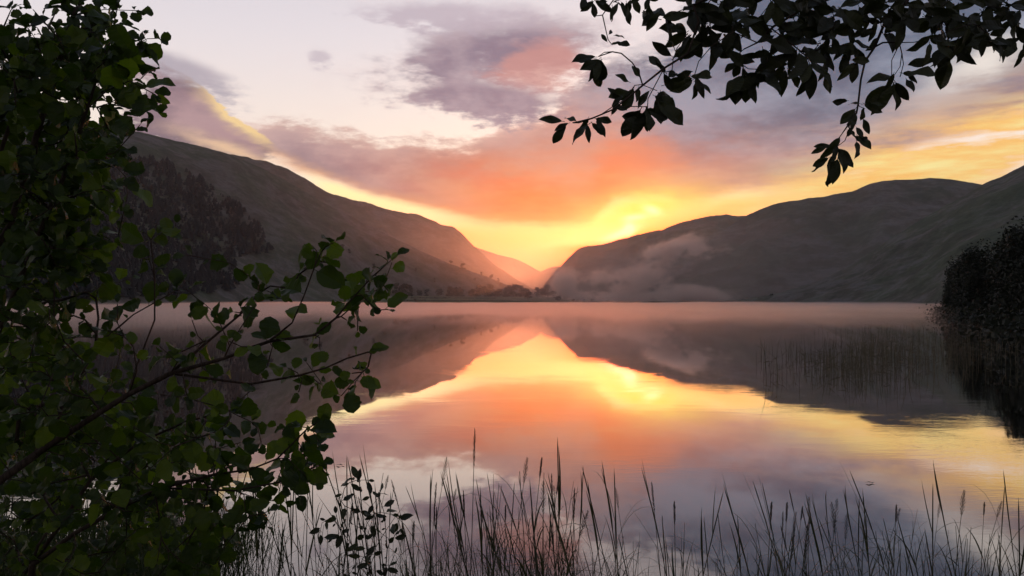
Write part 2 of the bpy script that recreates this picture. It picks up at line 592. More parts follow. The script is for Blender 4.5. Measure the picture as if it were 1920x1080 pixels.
# -------------------------------------------------------------------- water
m_water, n, o = material('lake_water')
pos = n.new('ShaderNodeNewGeometry').outputs['Position']
x, y, z = n.sep(pos)
calm = n.soft(n.noise(n.comb(x * 0.22, y * 0.30, 0.0), 1.0, 3, 0.5), 0.46, 0.66)           # patches of breeze
rip = n.noise(n.comb(x * 1.5, y * 4.2, 0.0), 1.0, 4, 0.55)
fine = n.noise(n.comb(x * 5.0, y * 15.0, 3.0), 1.0, 3, 0.55)
swell = n.noise(n.comb(x * 0.18, y * 0.6, 7.0), 1.0, 2, 0.5)
height = rip * (calm * n.soft(y, 10, 60, 1.0, 0.12) * 0.0028 + 0.00012) + fine * (calm * n.soft(y, 8, 30, 1.0, 0.05) * 0.0016 + 0.00004) + swell * 0.0004
bump = n.new('ShaderNodeBump')
n.put(bump.inputs['Height'], height)
bump.inputs['Distance'].default_value = 1.0
bump.inputs['Strength'].default_value = 0.55
lw = n.new('ShaderNodeFresnel')
lw.inputs['IOR'].default_value = 1.36
n.t.links.new(bump.outputs[0], lw.inputs['Normal'])
gl = n.new('ShaderNodeBsdfGlossy')
gl.inputs['Color'].default_value = (0.97, 0.95, 0.95, 1)
gl.inputs['Roughness'].default_value = 0.015
n.t.links.new(bump.outputs[0], gl.inputs['Normal'])
df = n.new('ShaderNodeBsdfDiffuse')
df.inputs['Color'].default_value = (0.012, 0.014, 0.012, 1)
mx = n.new('ShaderNodeMixShader')
n.t.links.new(n.math('MINIMUM', E(n, lw.outputs[0]) * 1.95, 0.95).s, mx.inputs[0])
n.t.links.new(df.outputs[0], mx.inputs[1])
n.t.links.new(gl.outputs[0], mx.inputs[2])
n.t.links.new(mx.outputs[0], o.inputs['Surface'])

mb = MB()
mb.add([(-1800, 1.2, 0), (1800, 1.2, 0), (1800, 1800, 0), (-1800, 1800, 0)], [(0, 1, 2, 3)])
lake = mb.build('lake_water', m_water)
tag(lake, kind='structure')

# -------------------------------------------------- ground: banks and valley
m_ground, n, o = material('bank_soil')
pos = n.new('ShaderNodeNewGeometry').outputs['Position']
n1 = n.noise(pos, 1.3, 6, 0.65)
n2 = n.noise(pos, 14.0, 4, 0.6)
c = n.mix(n.soft(n1, 0.4, 0.6), (0.030, 0.040, 0.014), (0.050, 0.042, 0.028))
principled(n, o, n.mix(n.soft(n2, 0.4, 0.65) * 0.5, c, (0.018, 0.017, 0.012)), 0.95, 0.15, (n2, 0.03, 0.8))


def bank_h(x, y):
    """height of the near shore: a grassy bank under the camera that runs out on both sides of the bay"""
    edge = 2.6 + 0.25 * math.sin(x * 1.7) + 0.2 * math.sin(x * 0.53 + 1)
    if x < -1.4:
        edge += min(3.5, (-1.4 - x) * 8.0)
    if x > 7.0:
        edge += min(8.0, (x - 7.0) * 2.0)
    t = edge - y
    h = 0.52 * (1 - math.exp(-max(t, 0) / 1.6)) + 0.012 * max(t, 0) if t > 0 else 0.10 * t
    return max(-0.9, h + 0.05 * fbm(x * 0.8, y * 0.8, 0, 3) * min(1, max(0, t + 0.3)))


mb = MB()
NX, NY = 90, 80
xs = [math.copysign(abs(u) ** 2.2 * 400, u) for u in np.linspace(-1, 1, NX)]
ys = [(-(abs(v) ** 2.0) * 300 if v < 0 else v ** 1.7 * 170) for v in np.linspace(-0.7, 1, NY)]
for yy in ys:
    for xx in xs:
        mb.v.append((xx, yy, bank_h(xx, yy)))
for j in range(NY - 1):
    for i in range(NX - 1):
        mb.f.append((j * NX + i, j * NX + i + 1, (j + 1) * NX + i + 1, (j + 1) * NX + i))
ground = mb.build('ground', m_ground, None, True)
tag(ground, kind='structure')

# lake bed and valley floor, one sheet under everything out to the hills' far side
mb = MB()
mb.add([(-4000, -150, -1.6), (4000, -150, -1.6), (4000, 7000, -1.6), (-4000, 7000, -1.6)], [(0, 1, 2, 3)])
tag(mb.build('valley_floor', m_ground), kind='structure')

# --------------------------------------------------------------------- haze
m_haze, n, o = material('haze_air')
pv = n.new('ShaderNodeVolumePrincipled')
pv.inputs['Color'].default_value = (0.90, 0.94, 1.0, 1)
pv.inputs['Density'].default_value = HAZE_DENSITY
pv.inputs['Anisotropy'].default_value = 0.74
n.t.links.new(pv.outputs[0], o.inputs['Volume'])


def box(name, x0, x1, y0, y1, z0, z1, mat, parent=None):
    mb = MB()
    mb.add([(x0, y0, z0), (x1, y0, z0), (x1, y1, z0), (x0, y1, z0), (x0, y0, z1), (x1, y0, z1), (x1, y1, z1), (x0, y1, z1)],
           [(0, 3, 2, 1), (4, 5, 6, 7), (0, 1, 5, 4), (1, 2, 6, 5), (2, 3, 7, 6), (3, 0, 4, 7)])
    return mb.build(name, mat, parent)


haze = box('haze', -4100, 4100, -200, 7100, -2.6, 372, m_haze)
tag(haze, kind='stuff')

# --------------------------------------------------------------------- mist


def mist_material(name, density_fn, step, colour=(1.0, 0.86, 0.80), g=0.86):  # default colour tints white droplets pink: warm sunset light put into the albedo
    m, n, o = material(name)
    pos = n.new('ShaderNodeNewGeometry').outputs['Position']
    x, y, z = n.sep(pos)
    pv = n.new('ShaderNodeVolumePrincipled')
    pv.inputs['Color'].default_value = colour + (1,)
    pv.inputs['Anisotropy'].default_value = g
    n.put(pv.inputs['Density'], density_fn(n, x, y, z))
    n.t.links.new(pv.outputs[0], o.inputs['Volume'])
    m.cycles.volume_step_rate = step
    return m


def lake_mist_density(n, x, y, z):
    nb = n.noise(n.comb(x * 0.010, y * 0.006, 0.0), 1.0, 3, 0.5)
    ns = n.noise(n.comb(x * 0.045, y * 0.014, z * 0.12), 1.0, 5, 0.62)
    top = n.soft(nb + ns * 0.6, 0.6, 1.05, 0.7, 3.2)                   # uneven top of the layer
    lay = n.soft(z, top * 0.25, top, 1, 0)
    far = n.soft(y, 10, 190)
    return lay * far * n.soft(ns + nb * 0.4, 0.52, 0.80) * 0.036


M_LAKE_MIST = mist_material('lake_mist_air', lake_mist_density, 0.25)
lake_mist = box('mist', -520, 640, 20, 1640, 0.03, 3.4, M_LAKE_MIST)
tag(lake_mist, kind='stuff')

WISPS = [  # picture x, y, half width, half height, strength
    (1060, 527, 22, 32, 1.0), (1128, 521, 36, 20, .95), (1166, 532, 15, 26, .7), (1204, 516, 26, 28, .95), (1240, 498, 18, 34, 1.0), (1292, 547, 48, 17, 1.15), (1328, 556, 34, 9, .9),
    (1284, 453, 30, 16, .75), (1254, 464, 36, 14, .65), (1322, 470, 24, 11, .45), (1110, 554, 110, 9, .7), (1225, 558, 100, 7, .7)]
WD = 1480.0


def wisp_density(n, x, y, z):
    nv = n.comb(x * 0.018, y * 0.007, z * 0.026)
    n1 = n.noise(nv, 1.0, 5, 0.62)
    n2 = n.noise(nv, 0.45, 3, 0.5)
    s = None
    for px, py, rx, ry, a in WISPS:
        c = at(px, py, WD)
        k = WD / F
        u = (x + (n2 - 0.5) * 90.0 - c.x) * (1.0 / (rx * k))
        w = (z + (n1 - 0.5) * 60.0 - c.z) * (1.0 / (ry * k))
        v = (y - WD) * (1.0 / 150.0)
        g = n.math('EXPONENT', (u * u + w * w + v * v) * -1.0) * a
        s = g if s is None else s + g
    n3 = n.noise(nv, 2.6, 5, 0.62)
    return n.soft(s * 0.75 + (n1 - 0.5) * 2.4 + (n3 - 0.5) * 2.0, 0.26, 0.95) * n.math('MINIMUM', s * 1.3, 1.0) * 0.034


def veil_density(n, x, y, z):
    n2 = n.noise(n.comb(x * 0.006, y * 0.004, z * 0.010), 1.0, 3, 0.5)
    return n.soft(z, 10, 215, 1, 0.03) * n.soft(y, 820, 1350) * n.soft(x, -520, -330) * n.soft(x, 250, 750, 1, .3) * n.soft(n2, .3, .7, .4, 1.0) * 11e-4


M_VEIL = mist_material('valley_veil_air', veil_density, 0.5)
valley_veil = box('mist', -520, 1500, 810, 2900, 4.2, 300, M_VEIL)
tag(valley_veil, kind='stuff')
M_WISP = mist_material('valley_mist_air', wisp_density, 0.22, (1.0, 0.88, 0.82), 0.86)  # wisps too carry painted warm light in their tint
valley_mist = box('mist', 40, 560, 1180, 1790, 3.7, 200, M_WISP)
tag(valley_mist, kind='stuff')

# ------------------------------------------------------------- trees, shore


def crown_mesh(name, mat, w, h, z0, nleaf, size, seed, lobes=9, hollow=0.35):
    """a crown made of leaf clumps spread through lumpy lobes"""
    r = random.Random(seed)
    L = []
    for k in range(lobes):
        a, t = r.uniform(0, 6.283), r.random()
        zz = z0 + h * (0.14 + 0.78 * t)
        rad = w * 0.5 * (0.95 - 0.75 * abs(t - 0.38)) * r.uniform(0.25, 0.75)
        L.append((Vector((math.cos(a) * rad, math.sin(a) * rad, zz)), w * r.uniform(0.17, 0.30), h * r.uniform(0.11, 0.19)))
    mb = MB()
    for i in range(nleaf):
        c, rx, rz = L[i % lobes]
        d = Vector((r.gauss(0, 1), r.gauss(0, 1), r.gauss(0, 1))).normalized()
        k = hollow + (1 - hollow) * r.random() ** 0.5
        k *= 1 + 0.28 * mnoise.noise((d * 2.3 + c * 1.7))
        p = c + Vector((d.x * rx, d.y * rx, d.z * rz)) * k
        nrm = (d + Vector((r.gauss(0, .6), r.gauss(0, .6), r.gauss(0, .6)))).normalized()
        a = nrm.cross(Vector((r.gauss(0, 1), r.gauss(0, 1), r.gauss(0, 1)))).normalized()
        b = nrm.cross(a)
        s = size * r.uniform(0.55, 1.3)
        mb.add([p - a * s, p + b * s * 0.62, p + a * s, p - b * s * 0.62], [(0, 1, 2, 3)])
    return mb.mesh(name, mat)


def trunk_mesh(name, mat, h, rad, seed, limbs=4, sides=6):
    r = random.Random(seed)
    mb = MB()
    pts = [Vector((r.uniform(-.03, .03) * h * t, r.uniform(-.03, .03) * h * t, h * t)) for t in (-0.04, 0.2, 0.45, 0.7, 0.95)]
    mb.tube(pts, [rad * 1.35, rad, rad * .8, rad * .55, rad * .2], sides)
    for k in range(limbs):
        t = r.uniform(.35, .75)
        a = r.uniform(0, 6.283)
        p = pts[1].lerp(pts[3], (t - .2) / .5)
        e = p + Vector((math.cos(a), math.sin(a), r.uniform(.5, 1.1))) * h * r.uniform(.2, .34)
        mb.tube([p, p.lerp(e, .5) + Vector((0, 0, .03 * h)), e], [rad * .5, rad * .33, rad * .1], 5)
    return mb.mesh(name, mat)


def tree_proto(trunk, crown):
    return trunk, crown


def place_tree(name, proto, loc, s, label, group, rz=0.0, sz=None):
    t = empty(name, loc, rz)
    t.scale = (s, s, sz or s)
    tag(t, label, 'tree', group)
    link(bpy.data.objects.new('trunk', proto[0]), t)
    link(bpy.data.objects.new('crown', proto[1]), t)
    return t


# --- trees and hedges on the far shore (10 m tall prototypes)
FARP = [(trunk_mesh('trunk', M_BARK, 6.0, 0.28, 30 + k, 3, 5),
         crown_mesh('crown', M_FAR_LEAF, (8.5, 10, 7.0, 9.0)[k], (8.2, 7.8, 9.0, 8.6)[k], (1.2, 1.4, 1.0, .6)[k], 420, 0.62, 40 + k, 10)) for k in range(4)]

# the low fields by the water at the foot of the hill
m_field, n, o = material('pasture')
pos = n.new('ShaderNodeNewGeometry').outputs['Position']
n1 = n.noise(pos, 0.03, 5, 0.6)
principled(n, o, n.mix(n.soft(n1, .4, .6), (0.11, 0.12, 0.06), (0.17, 0.165, 0.09)), 0.95, 0.1)


def shore_d(px):
    return interp([(640, 930), (760, 1010), (900, 1150), (1000, 1320), (1075, 1520)], px)


def field_z(t):
    return interp([(0, -0.6), (0.06, 0.9), (0.18, 2.2), (0.55, 7.0), (0.9, 12.0), (1.0, 8.0), (1.2, -2)], t)


def field_point(px, t):
    d = shore_d(px) + 190 * t
    return Vector(((px - CX) / F * d, d, field_z(t)))


mb = MB()
cols = [640 + 7.5 * i for i in range(59)]
rows = [0, .05, .1, .2, .35, .5, .7, .9, 1.0, 1.1, 1.2]
for px in cols:
    for t in rows:
        p = field_point(px, t)
        p.z += 0.5 * fbm(p.x / 30, p.y / 30, 0, 3) if t > 0 else 0
        mb.v.append(tuple(p))
for i in range(len(cols) - 1):
    for j in range(len(rows) - 1):
        a = i * len(rows) + j
        mb.f.append((a, a + len(rows), a + len(rows) + 1, a + 1))
tag(mb.build('shore_field', m_field, None, True), kind='structure')

for k, (xa, xb, t, hh, lab) in enumerate([(725, 960, .30, 1.7, 'lower dark hedge across the pale shore fields beyond the lake'),
                                          (770, 930, .62, 1.9, 'upper dark hedge across the pale shore fields beyond the lake'),
                                          (800, 1040, .06, 1.3, 'low dark hedge along the water edge of the far shore fields')]):
    mb = MB()
    r = random.Random(60 + k)
    L = int((xb - xa) * 5)
    for i in range(L):
        px = xa + (xb - xa) * r.random()
        p = field_point(px, t + 0.00022 * (px - xa) * (1 if k < 2 else 0.2) + r.gauss(0, .005))
        p.z += hh * r.random() ** 0.8 * (0.75 + 0.5 * mnoise.noise((px / 9.0, k, 0)))
        nrm = Vector((r.gauss(0, 1), r.gauss(0, 1), r.gauss(0, 1))).normalized()
        a = nrm.orthogonal().normalized()
        b = nrm.cross(a)
        s = r.uniform(.4, .9)
        mb.add([p - a * s, p + b * s * .7, p + a * s, p - b * s * .7], [(0, 1, 2, 3)])
    tag(mb.build('hedge', M_FAR_LEAF), lab, 'hedge', 'hedges on the far shore fields')

r = random.Random(5)
GF = 'trees along the far shore of the lake'
far_spots = []
for px, t, h in [(742, .9, 15), (756, .95, 17), (770, 1.0, 16), (786, .95, 12), (800, 1.0, 11), (824, 1.0, 13), (842, 1.0, 17), (856, 1.02, 18), (866, 1.0, 15), (884, 1.02, 17), (897, 1.05, 20),
                 (909, 1.05, 21), (920, 1.0, 20), (934, 1.0, 19), (948, 1.0, 19), (962, 1.0, 22), (974, .98, 22), (984, 1.0, 19), (1008, .9, 18), (1018, .85, 16), (1027, .8, 19), (1038, .75, 15), (1050, .6, 13), (1062, .5, 11)]:
    far_spots.append((px, t, h))
for i, (px, t, h) in enumerate(far_spots):
    p = field_point(px, t)
    p.z -= 0.4
    place_tree('shore_tree', FARP[i % 4], p, h / 10.0 * r.uniform(1.15, 1.5), 'dark rounded tree in the hazy belt ' + ('above the pale fields' if px < 830 else 'behind the end of the pale fields' if px < 940 else 'where the belt stands tallest' if px < 1000 else 'thinning towards the valley mist'), GF, r.uniform(0, 6.28))
for px, t, h, lab in [(990, .22, 21, 'dark lone round tree standing on the far water edge beside the tree belt'), (1046, .12, 15, 'small dark round tree at the far water edge nearest the valley mist'),
                      (755, .30, 6, 'low bush at the far water edge by the pale field corner'), (778, .18, 6, 'low bush on the far bank below the hedge end'),
                      (1075, .10, 9, 'low dark tree half lost in mist at the head of the lake')]:
    p = field_point(px, t)
    p.z -= .3
    place_tree('shore_tree', FARP[(px // 7) % 4], p, h / 10.0, lab, GF, r.uniform(0, 6.28))
GS = 'scattered trees on the hillside above the far fields'
for i, (px, py, h) in enumerate([(868, 508, 16), (845, 492, 9), (902, 517, 9), (922, 523, 11), (934, 528, 8), (890, 528, 9), (815, 530, 9), (940, 538, 10), (700, 505, 10), (640, 470, 12), (655, 476, 9),
                                 (600, 500, 10), (575, 508, 12), (720, 520, 9), (780, 510, 8)]):
    p = hill_point('near_left_hill', px, py)
    place_tree('hill_tree', FARP[i % 4], p - Vector((0, 0, .6)), h / 10.0,
               'large round tree on the hazy slope above the far fields' if i == 0 else 'small dark tree scattered on the hazy slope above the far fields', GS, r.uniform(0, 6.28))

# misty trees at the foot of the crag, across the lake
for i, (px, h) in enumerate([(1095, 10), (1110, 12), (1128, 14), (1142, 13), (1156, 15), (1168, 12), (1262, 8), (1275, 10)]):
    d = 1560 + 20 * (i % 3)
    place_tree('shore_tree', FARP[i % 4], Vector(((px - CX) / F * d, d, 0.2)), h / 10.0, 'tree veiled in pink mist at the foot of the crag', 'trees veiled in mist below the crag', r.uniform(0, 6.28))
mb = MB()
for i in range(41):
    px = 1070 + 12.5 * i
    for j, (dd, zz) in enumerate(((0, -.5), (6, .6), (60, 2.0), (260, 6.0), (300, -2))):
        d = interp([(1070, 1525), (1200, 1500), (1390, 1080), (1580, 900)], px) + dd
        mb.v.append(((px - CX) / F * d, d, zz + (.3 * mnoise.noise((px / 20., j, 0)) if j else 0)))
for i in range(40):
    for j in range(4):
        a = i * 5 + j
        mb.f.append((a, a + 5, a + 6, a + 1))
tag(mb.build('far_shore', m_ground, None, True), kind='structure')

# the wooded point on the other side
GP = 'trees on the low wooded point beyond the lake'
for i in range(34):
    px = 1392 + (i / 33.0) ** 1.05 * 400
    d = interp([(1390, 1100), (1580, 905), (1800, 540)], px) + r.uniform(8, 40)
    h = interp([(1390, 4.5), (1415, 8), (1470, 15), (1520, 12), (1600, 10), (1800, 9)], px) * r.uniform(.9, 1.35)
    place_tree('point_tree', FARP[r.randrange(4)], Vector(((px - CX) / F * d, d, .6)), h / 10.0, 'dark tree on the ' + ('thin tip' if px < 1440 else 'tallest part' if px < 1540 else 'far low end') + ' of the wooded point', GP, r.uniform(0, 6.28))

# --- conifer plantation on the near left hill: one dark mass
mb = MB()
PLANT = [(-300, 330), (0, 300), (165, 284), (200, 290), (250, 292), (300, 305), (350, 322), (390, 348), (400, 365), (440, 380), (462, 395), (470, 410), (488, 425), (500, 452), (520, 470),
         (500, 480), (470, 474), (440, 490), (452, 520), (440, 545), (300, 560), (-300, 560)]


def inside(px, py, poly):
    c = False
    for (x1, y1), (x2, y2) in zip(poly, poly[1:] + poly[:1]):
        if (y1 > py) != (y2 > py) and px < (x2 - x1) * (py - y1) / (y2 - y1) + x1:
            c = not c
    return c


cnt = 0
while cnt < 6500:
    px, py = r.uniform(-300, 525), r.uniform(280, 562)
    if not inside(px + 9 * mnoise.noise((px / 14., py / 14., 3)), py + 8 * mnoise.noise((px / 14., py / 14., 9)), PLANT): continue
    p = hill_point('near_left_hill', px, py)
    h = r.uniform(5, 12) * (0.8 + .5 * mnoise.noise((px / 40., py / 25., 5)))
    w = h * r.uniform(.34, .52)
    k0 = r.uniform(0, 6.28)
    for (z0, z1, ww) in ((.08, .70, 1.0), (.50, 1.0, .72)):
        ring = [p + Vector((math.cos(k0 + k * 1.2566) * w * ww * r.uniform(.7, 1.2), math.sin(k0 + k * 1.2566) * w * ww, h * z0 + r.uniform(-.06, .06) * h)) for k in range(5)]
        mb.add(ring + [p + Vector((0, 0, h * z1))], [(k, (k + 1) % 5, 5) for k in range(5)])
    cnt += 1
tag(mb.build('conifer_plantation', M_CONIFER), 'dark conifer plantation covering the lower slope of the near hill', 'forest', None, 'stuff')

# --- the near shore wood on the other bank
WP = [(trunk_mesh('trunk', M_BARK, 4.6, 0.11, 70 + k, 6, 7),
       crown_mesh('crown', M_WOOD, (3.5, 4.3, 2.9)[k], (6.6, 5.8, 7.0)[k], .2, 4600, 0.12, 90 + 7 * k, 34, .15)) for k in range(3)]


def side_shore(y):
    return 26 + (y - 40) * .51


GW = 'trees of the dark wood on the near side shore'
wood = []
for i in range(44):
    y = 37 + 95 * (i / 43.0) ** 1.25
    x = side_shore(y) + r.uniform(.6, 3.0) + (i % 3) * 3.2
    wood.append((x, y))
WTOP = [(1735, 572), (1753, 566), (1770, 545), (1782, 519), (1803, 489), (1850, 458), (1920, 416), (2100, 350)]
for i, (x, y) in enumerate(wood):
    px = CX + x / y * F
    zt = at(px, interp(WTOP, px), y).z
    h = max(1.6, min(8.2, zt)) * r.uniform(.58, 1.08)
    place_tree('wood_tree', WP[i % 3], Vector((x, y, .15 + .02 * (x - side_shore(y)))), max(.36, h / 6.6), 'dark leafy tree ' + ('nearest and tallest in the black side wood' if y < 55 else 'in the middle of the black side wood' if y < 90 else 'small at the sloping tip of the black side wood'), GW, r.uniform(0, 6.28), h / 6.6)
mb = MB()
for i in range(60):
    y = 8 + (i / 59.0) ** 1.5 * 520
    for j, (dx_, zz) in enumerate(((-3, -.9), (0, .02), (1.2, .22), (8, .5), (60, 3.0), (400, 14))):
        wv = 1.2 * math.sin(y * .21) + .8 * math.sin(y * .083 + 1)
        mb.v.append((side_shore(y) + dx_ + wv * (1 if j < 3 else .4), y, zz))
for i in range(59):
    for j in range(5):
        a = i * 6 + j
        mb.f.append((a, a + 1, a + 7, a + 6))
tag(mb.build('side_shore', m_ground, None, True), kind='structure')
# shrubs and sedge hanging over the water's edge, hiding the trunks
mb = MB()
for i in range(9000):
    y = 34 + 98 * r.random() ** 1.4
    x = side_shore(y) + r.gauss(.6, 1.1)
    z = abs(r.gauss(0, .75)) * (1 + .5 * mnoise.noise((y / 3.0, 0, 0)))
    p = Vector((x, y, z))
    nrm = Vector((r.gauss(0, 1), r.gauss(0, 1), r.gauss(0, 1))).normalized()
    a = nrm.orthogonal().normalized()
    b = nrm.cross(a)
    s = r.uniform(.08, .2)
    mb.add([p - a * s, p + b * s * .6, p + a * s, p - b * s * .6], [(0, 1, 2, 3)])
tag(mb.build('undergrowth', M_WOOD), 'dark undergrowth overhanging the water below the side shore wood', 'undergrowth', None, 'stuff')

# --- reed bed standing in the misty water of the bay
mb = MB()
for i in range(1700):
    u = r.random()
    if u < .62:
        d = r.uniform(20, 30)
        px = r.gauss(1560, 95) + (d - 24) * 6
    elif u < .8:
        d = r.uniform(30, 48)
        px = r.gauss(1660, 70)
    else:
        d = r.uniform(22, 40)
        px = r.uniform(1640, 1930)
    if px < 1405 or r.random() > (px - 1370) / 280.0: continue
    x = (px - CX) / F * d
    if mnoise.noise((x * .7, d * .5, 1.0)) < -.18: continue
    h = r.uniform(.4, 1.25) * (0.9 + .4 * mnoise.noise((x * .4, d * .3, 4.0)))
    lean = Vector((r.gauss(0, .07), r.gauss(0, .07), 0)) * h
    w = r.uniform(.003, .006)
    p0 = Vector((x, d, -.1))
    p1 = p0 + Vector((0, 0, h * .6)) + lean * .4
    p2 = p0 + Vector((0, 0, h)) + lean * 1.3
    mb.add([p0 - Vector((w, 0, 0)), p0 + Vector((w, 0, 0)), p1 + Vector((w, 0, 0)), p1 - Vector((w, 0, 0)), p2], [(0, 1, 2, 3), (3, 2, 4)])
    if r.random() < .5:
        q = p0.lerp(p1, r.uniform(.5, 1.0))
        e = q + Vector((r.choice((-1, 1)) * r.uniform(.08, .3), r.gauss(0, .1), r.uniform(.0, .3)))
        mb.add([q, q + Vector((0, 0, .018)), e], [(0, 1, 2)])
tag(mb.build('reed_bed', M_REED_MASS), 'bed of thin reeds standing in the misty bay beside the dark wood', 'reeds', None, 'stuff')

# ---------------------------------------------------------- leaves, twigs


def leaf_mesh(name, mat, seed, ratio, widest=.55, serr=.05, tip=.12, fold=.22, curl=.18, n=7, petiole=.16):
    """one leaf, 1 m long along +X, blade facing +Z: two rows of faces about a sunken midrib, toothed edge, short stalk"""
    r = random.Random(seed)
    mb = MB()
    V, Fc = [], []
    cup = r.uniform(-.15, .25)
    for i in range(n + 1):
        t = i / n
        # outline: rises to the widest point, then closes to the tip
        if t < widest: w = math.sin(t / widest * math.pi / 2) ** .75
        else: w = math.cos((t - widest) / (1 - widest) * math.pi / 2) ** (.55 + tip)
        w = max(w, 0.0) * ratio / 2
        zc = -curl * t * t + cup * .08 * math.sin(t * 7)
        wl, wr = w * (1 + r.uniform(-serr, serr) * 2), w * (1 + r.uniform(-serr, serr) * 2)
        f = fold * r.uniform(.7, 1.3)
        x = petiole + (1 - petiole) * t
        V += [(x + r.uniform(-.01, .01), wl, zc + f * wl + .05 * math.sin(9 * t + seed)), (x, 0, zc), (x + r.uniform(-.01, .01), -wr, zc + f * wr + .05 * math.sin(8 * t + 2 + seed))]
    for i in range(n):
        a = i * 3
        Fc += [(a, a + 1, a + 4, a + 3), (a + 1, a + 2, a + 5, a + 4)]
    mb.add(V, Fc)
    mb.tube([(0, 0, .01), (petiole + .03, 0, -.004)], [.014, .010], 3)
    return mb.mesh(name, mat)


def frame(p, d, nrm, s):
    """matrix that puts a unit leaf at p, pointing along d, facing nrm, s metres long"""
    d = d.normalized()
    y = nrm.cross(d)
    if y.length < 1e-4: y = d.orthogonal()
    y.normalize()
    z = d.cross(y)
    m = Matrix(((d.x, y.x, z.x, p.x), (d.y, y.y, z.y, p.y), (d.z, y.z, z.z, p.z), (0, 0, 0, 1)))
    return m @ Matrix.Scale(s, 4)


def in_view(p):
    px = CX + p.x / max(p.y, .01) * F
    py = HORIZON - (p.z - CAM.z) / max(p.y, .01) * F
    return p.y > .2 and -40 < px < 1960 and -40 < py < 1120


class Shrub:
    """skeleton of joined branches that grows towards tips, then carries leaves"""
    def __init__(self, rnd):
        self.r = rnd
        self.p, self.par, self.paths, self.kids = [], [], [], {}

    def stem(self, pts, start=None):
        """explicit polyline of world points; start = index of the node it springs from"""
        idx = []
        prev = start
        for q in pts:
            self.p.append(Vector(q))
            self.par.append(prev)
            prev = len(self.p) - 1
            idx.append(prev)
        self.paths.append(([start] if start is not None else []) + idx)
        return idx

    def nearest(self, q, forward=None):
        best, bd = None, 1e9
        for i, p in enumerate(self.p):
            d = (q - p).length
            par = self.par[i]
            if par is not None and d > 1e-6:
                t = (p - self.p[par])
                if t.length > 1e-6:
                    c = t.normalized().dot((q - p) / d)
                    d *= 1.0 + .55 * (1 - c)
            if d < bd: best, bd = i, d
        return best

    def reach(self, q, sag=.06, step=.07):
        i = self.nearest(q)
        a = self.p[i]
        L = (q - a).length
        n = max(2, int(L / step))
        par = self.par[i]
        t0 = (a - self.p[par]).normalized() if par is not None else Vector((0, 0, 1))
        ctrl = a + t0 * L * .38 + Vector((self.r.gauss(0, .05), self.r.gauss(0, .05), sag)) * L
        pts = []
        for k in range(1, n + 1):
            t = k / n
            b = a * (1 - t) ** 2 + ctrl * 2 * t * (1 - t) + q * t * t
            if k < n: b = b + Vector((self.r.gauss(0, .008), self.r.gauss(0, .008), self.r.gauss(0, .008))) * min(1, L * 2)
            pts.append(b)
        return self.stem(pts, i)

    def radii(self, tip=.0013, power=2.25):
        n = len(self.p)
        acc = [0.0] * n
        kids = [0] * n
        for i in range(n):
            if self.par[i] is not None: kids[self.par[i]] += 1
        for i in range(n - 1, -1, -1):
            if kids[i] == 0: acc[i] = max(acc[i], tip ** power)
            if self.par[i] is not None: acc[self.par[i]] += acc[i] + (tip * .18) ** power
        return [a ** (1 / power) for a in acc]

    def build(self, parent, mat, main_names, big=.0042, rmax=.03):
        """the first paths are parts with the given names; thicker branches are parts; thin twigs are one joined part"""
        R = self.radii()
        twigs = MB()
        for k, path in enumerate(self.paths):
            pts = [self.p[i] for i in path]
            rad = [min(rmax, R[i]) for i in path]
            if k > 0 and path[0] is not None and len(rad) > 1: rad[0] = min(rad[0], rad[1] * 1.15)
            if k < len(main_names) or rad[0] > big:
                mb = MB()
                mb.tube(pts, rad, 7)
                mb.build(main_names[k] if k < len(main_names) else 'branch', mat, parent, True)
            else:
                twigs.tube(pts, rad, 4)
        if twigs.v:
            o = twigs.build('twigs', mat, parent, True)
            o['kind'] = 'stuff'


def dress(parent, leaves, meshes, mat_mass, limit=300):
    """the leaves that show largest become objects, the rest one joined part"""
    def size(l):
        p, d, nrm, s = l
        v = (CAM - p)
        if not in_view(p): return 0
        return s / v.length * (.25 + abs(nrm.normalized().dot(v.normalized())))
    leaves.sort(key=size, reverse=True)
    for k, (p, d, nrm, s) in enumerate(leaves[:limit]):
        o = bpy.data.objects.new('leaf', meshes[k % len(meshes)])
        o.matrix_world = frame(p, d, nrm, s)
        coll.objects.link(o)
        o.parent = parent
        o.matrix_parent_inverse = Matrix.Translation(-parent.location)
    rest = leaves[limit:]
    if rest:
        V, Fc, off = [], [], 0
        packs = []
        for me in meshes:
            co = np.empty(len(me.vertices) * 3)
            me.vertices.foreach_get('co', co)
            packs.append((np.c_[co.reshape(-1, 3), np.ones(len(me.vertices))], [tuple(q.vertices) for q in me.polygons]))
        for k, (p, d, nrm, s) in enumerate(rest):
            co, fs = packs[k % len(packs)]
            m = np.array(frame(p, d, nrm, s))
            V.append((co @ m.T)[:, :3])
            Fc += [tuple(i + off for i in q) for q in fs]
            off += len(co)
        me = bpy.data.meshes.new('foliage')
        me.from_pydata(np.concatenate(V).tolist(), [], Fc)
        me.materials.append(mat_mass)
        o = link(bpy.data.objects.new('foliage', me), parent)
        o['kind'] = 'stuff'
        o.matrix_parent_inverse = Matrix.Translation(-parent.location)


def rv(r, s=1.0):
    return Vector((r.gauss(0, s), r.gauss(0, s), r.gauss(0, s)))


ALDER = [leaf_mesh('alder_leaf', M_ALDER, 100 + k, (.70, .80, .60, .74, .54, .66, .76, .58)[k], (.60, .56, .58, .62, .52, .57, .60, .50)[k], .075, .0, (.16, .42, .10, .30, .55, .25, .48, .20)[k], (.10, .38, .22, .05, .50, .62, -.15, .30)[k], 11, .15) for k in range(8)]


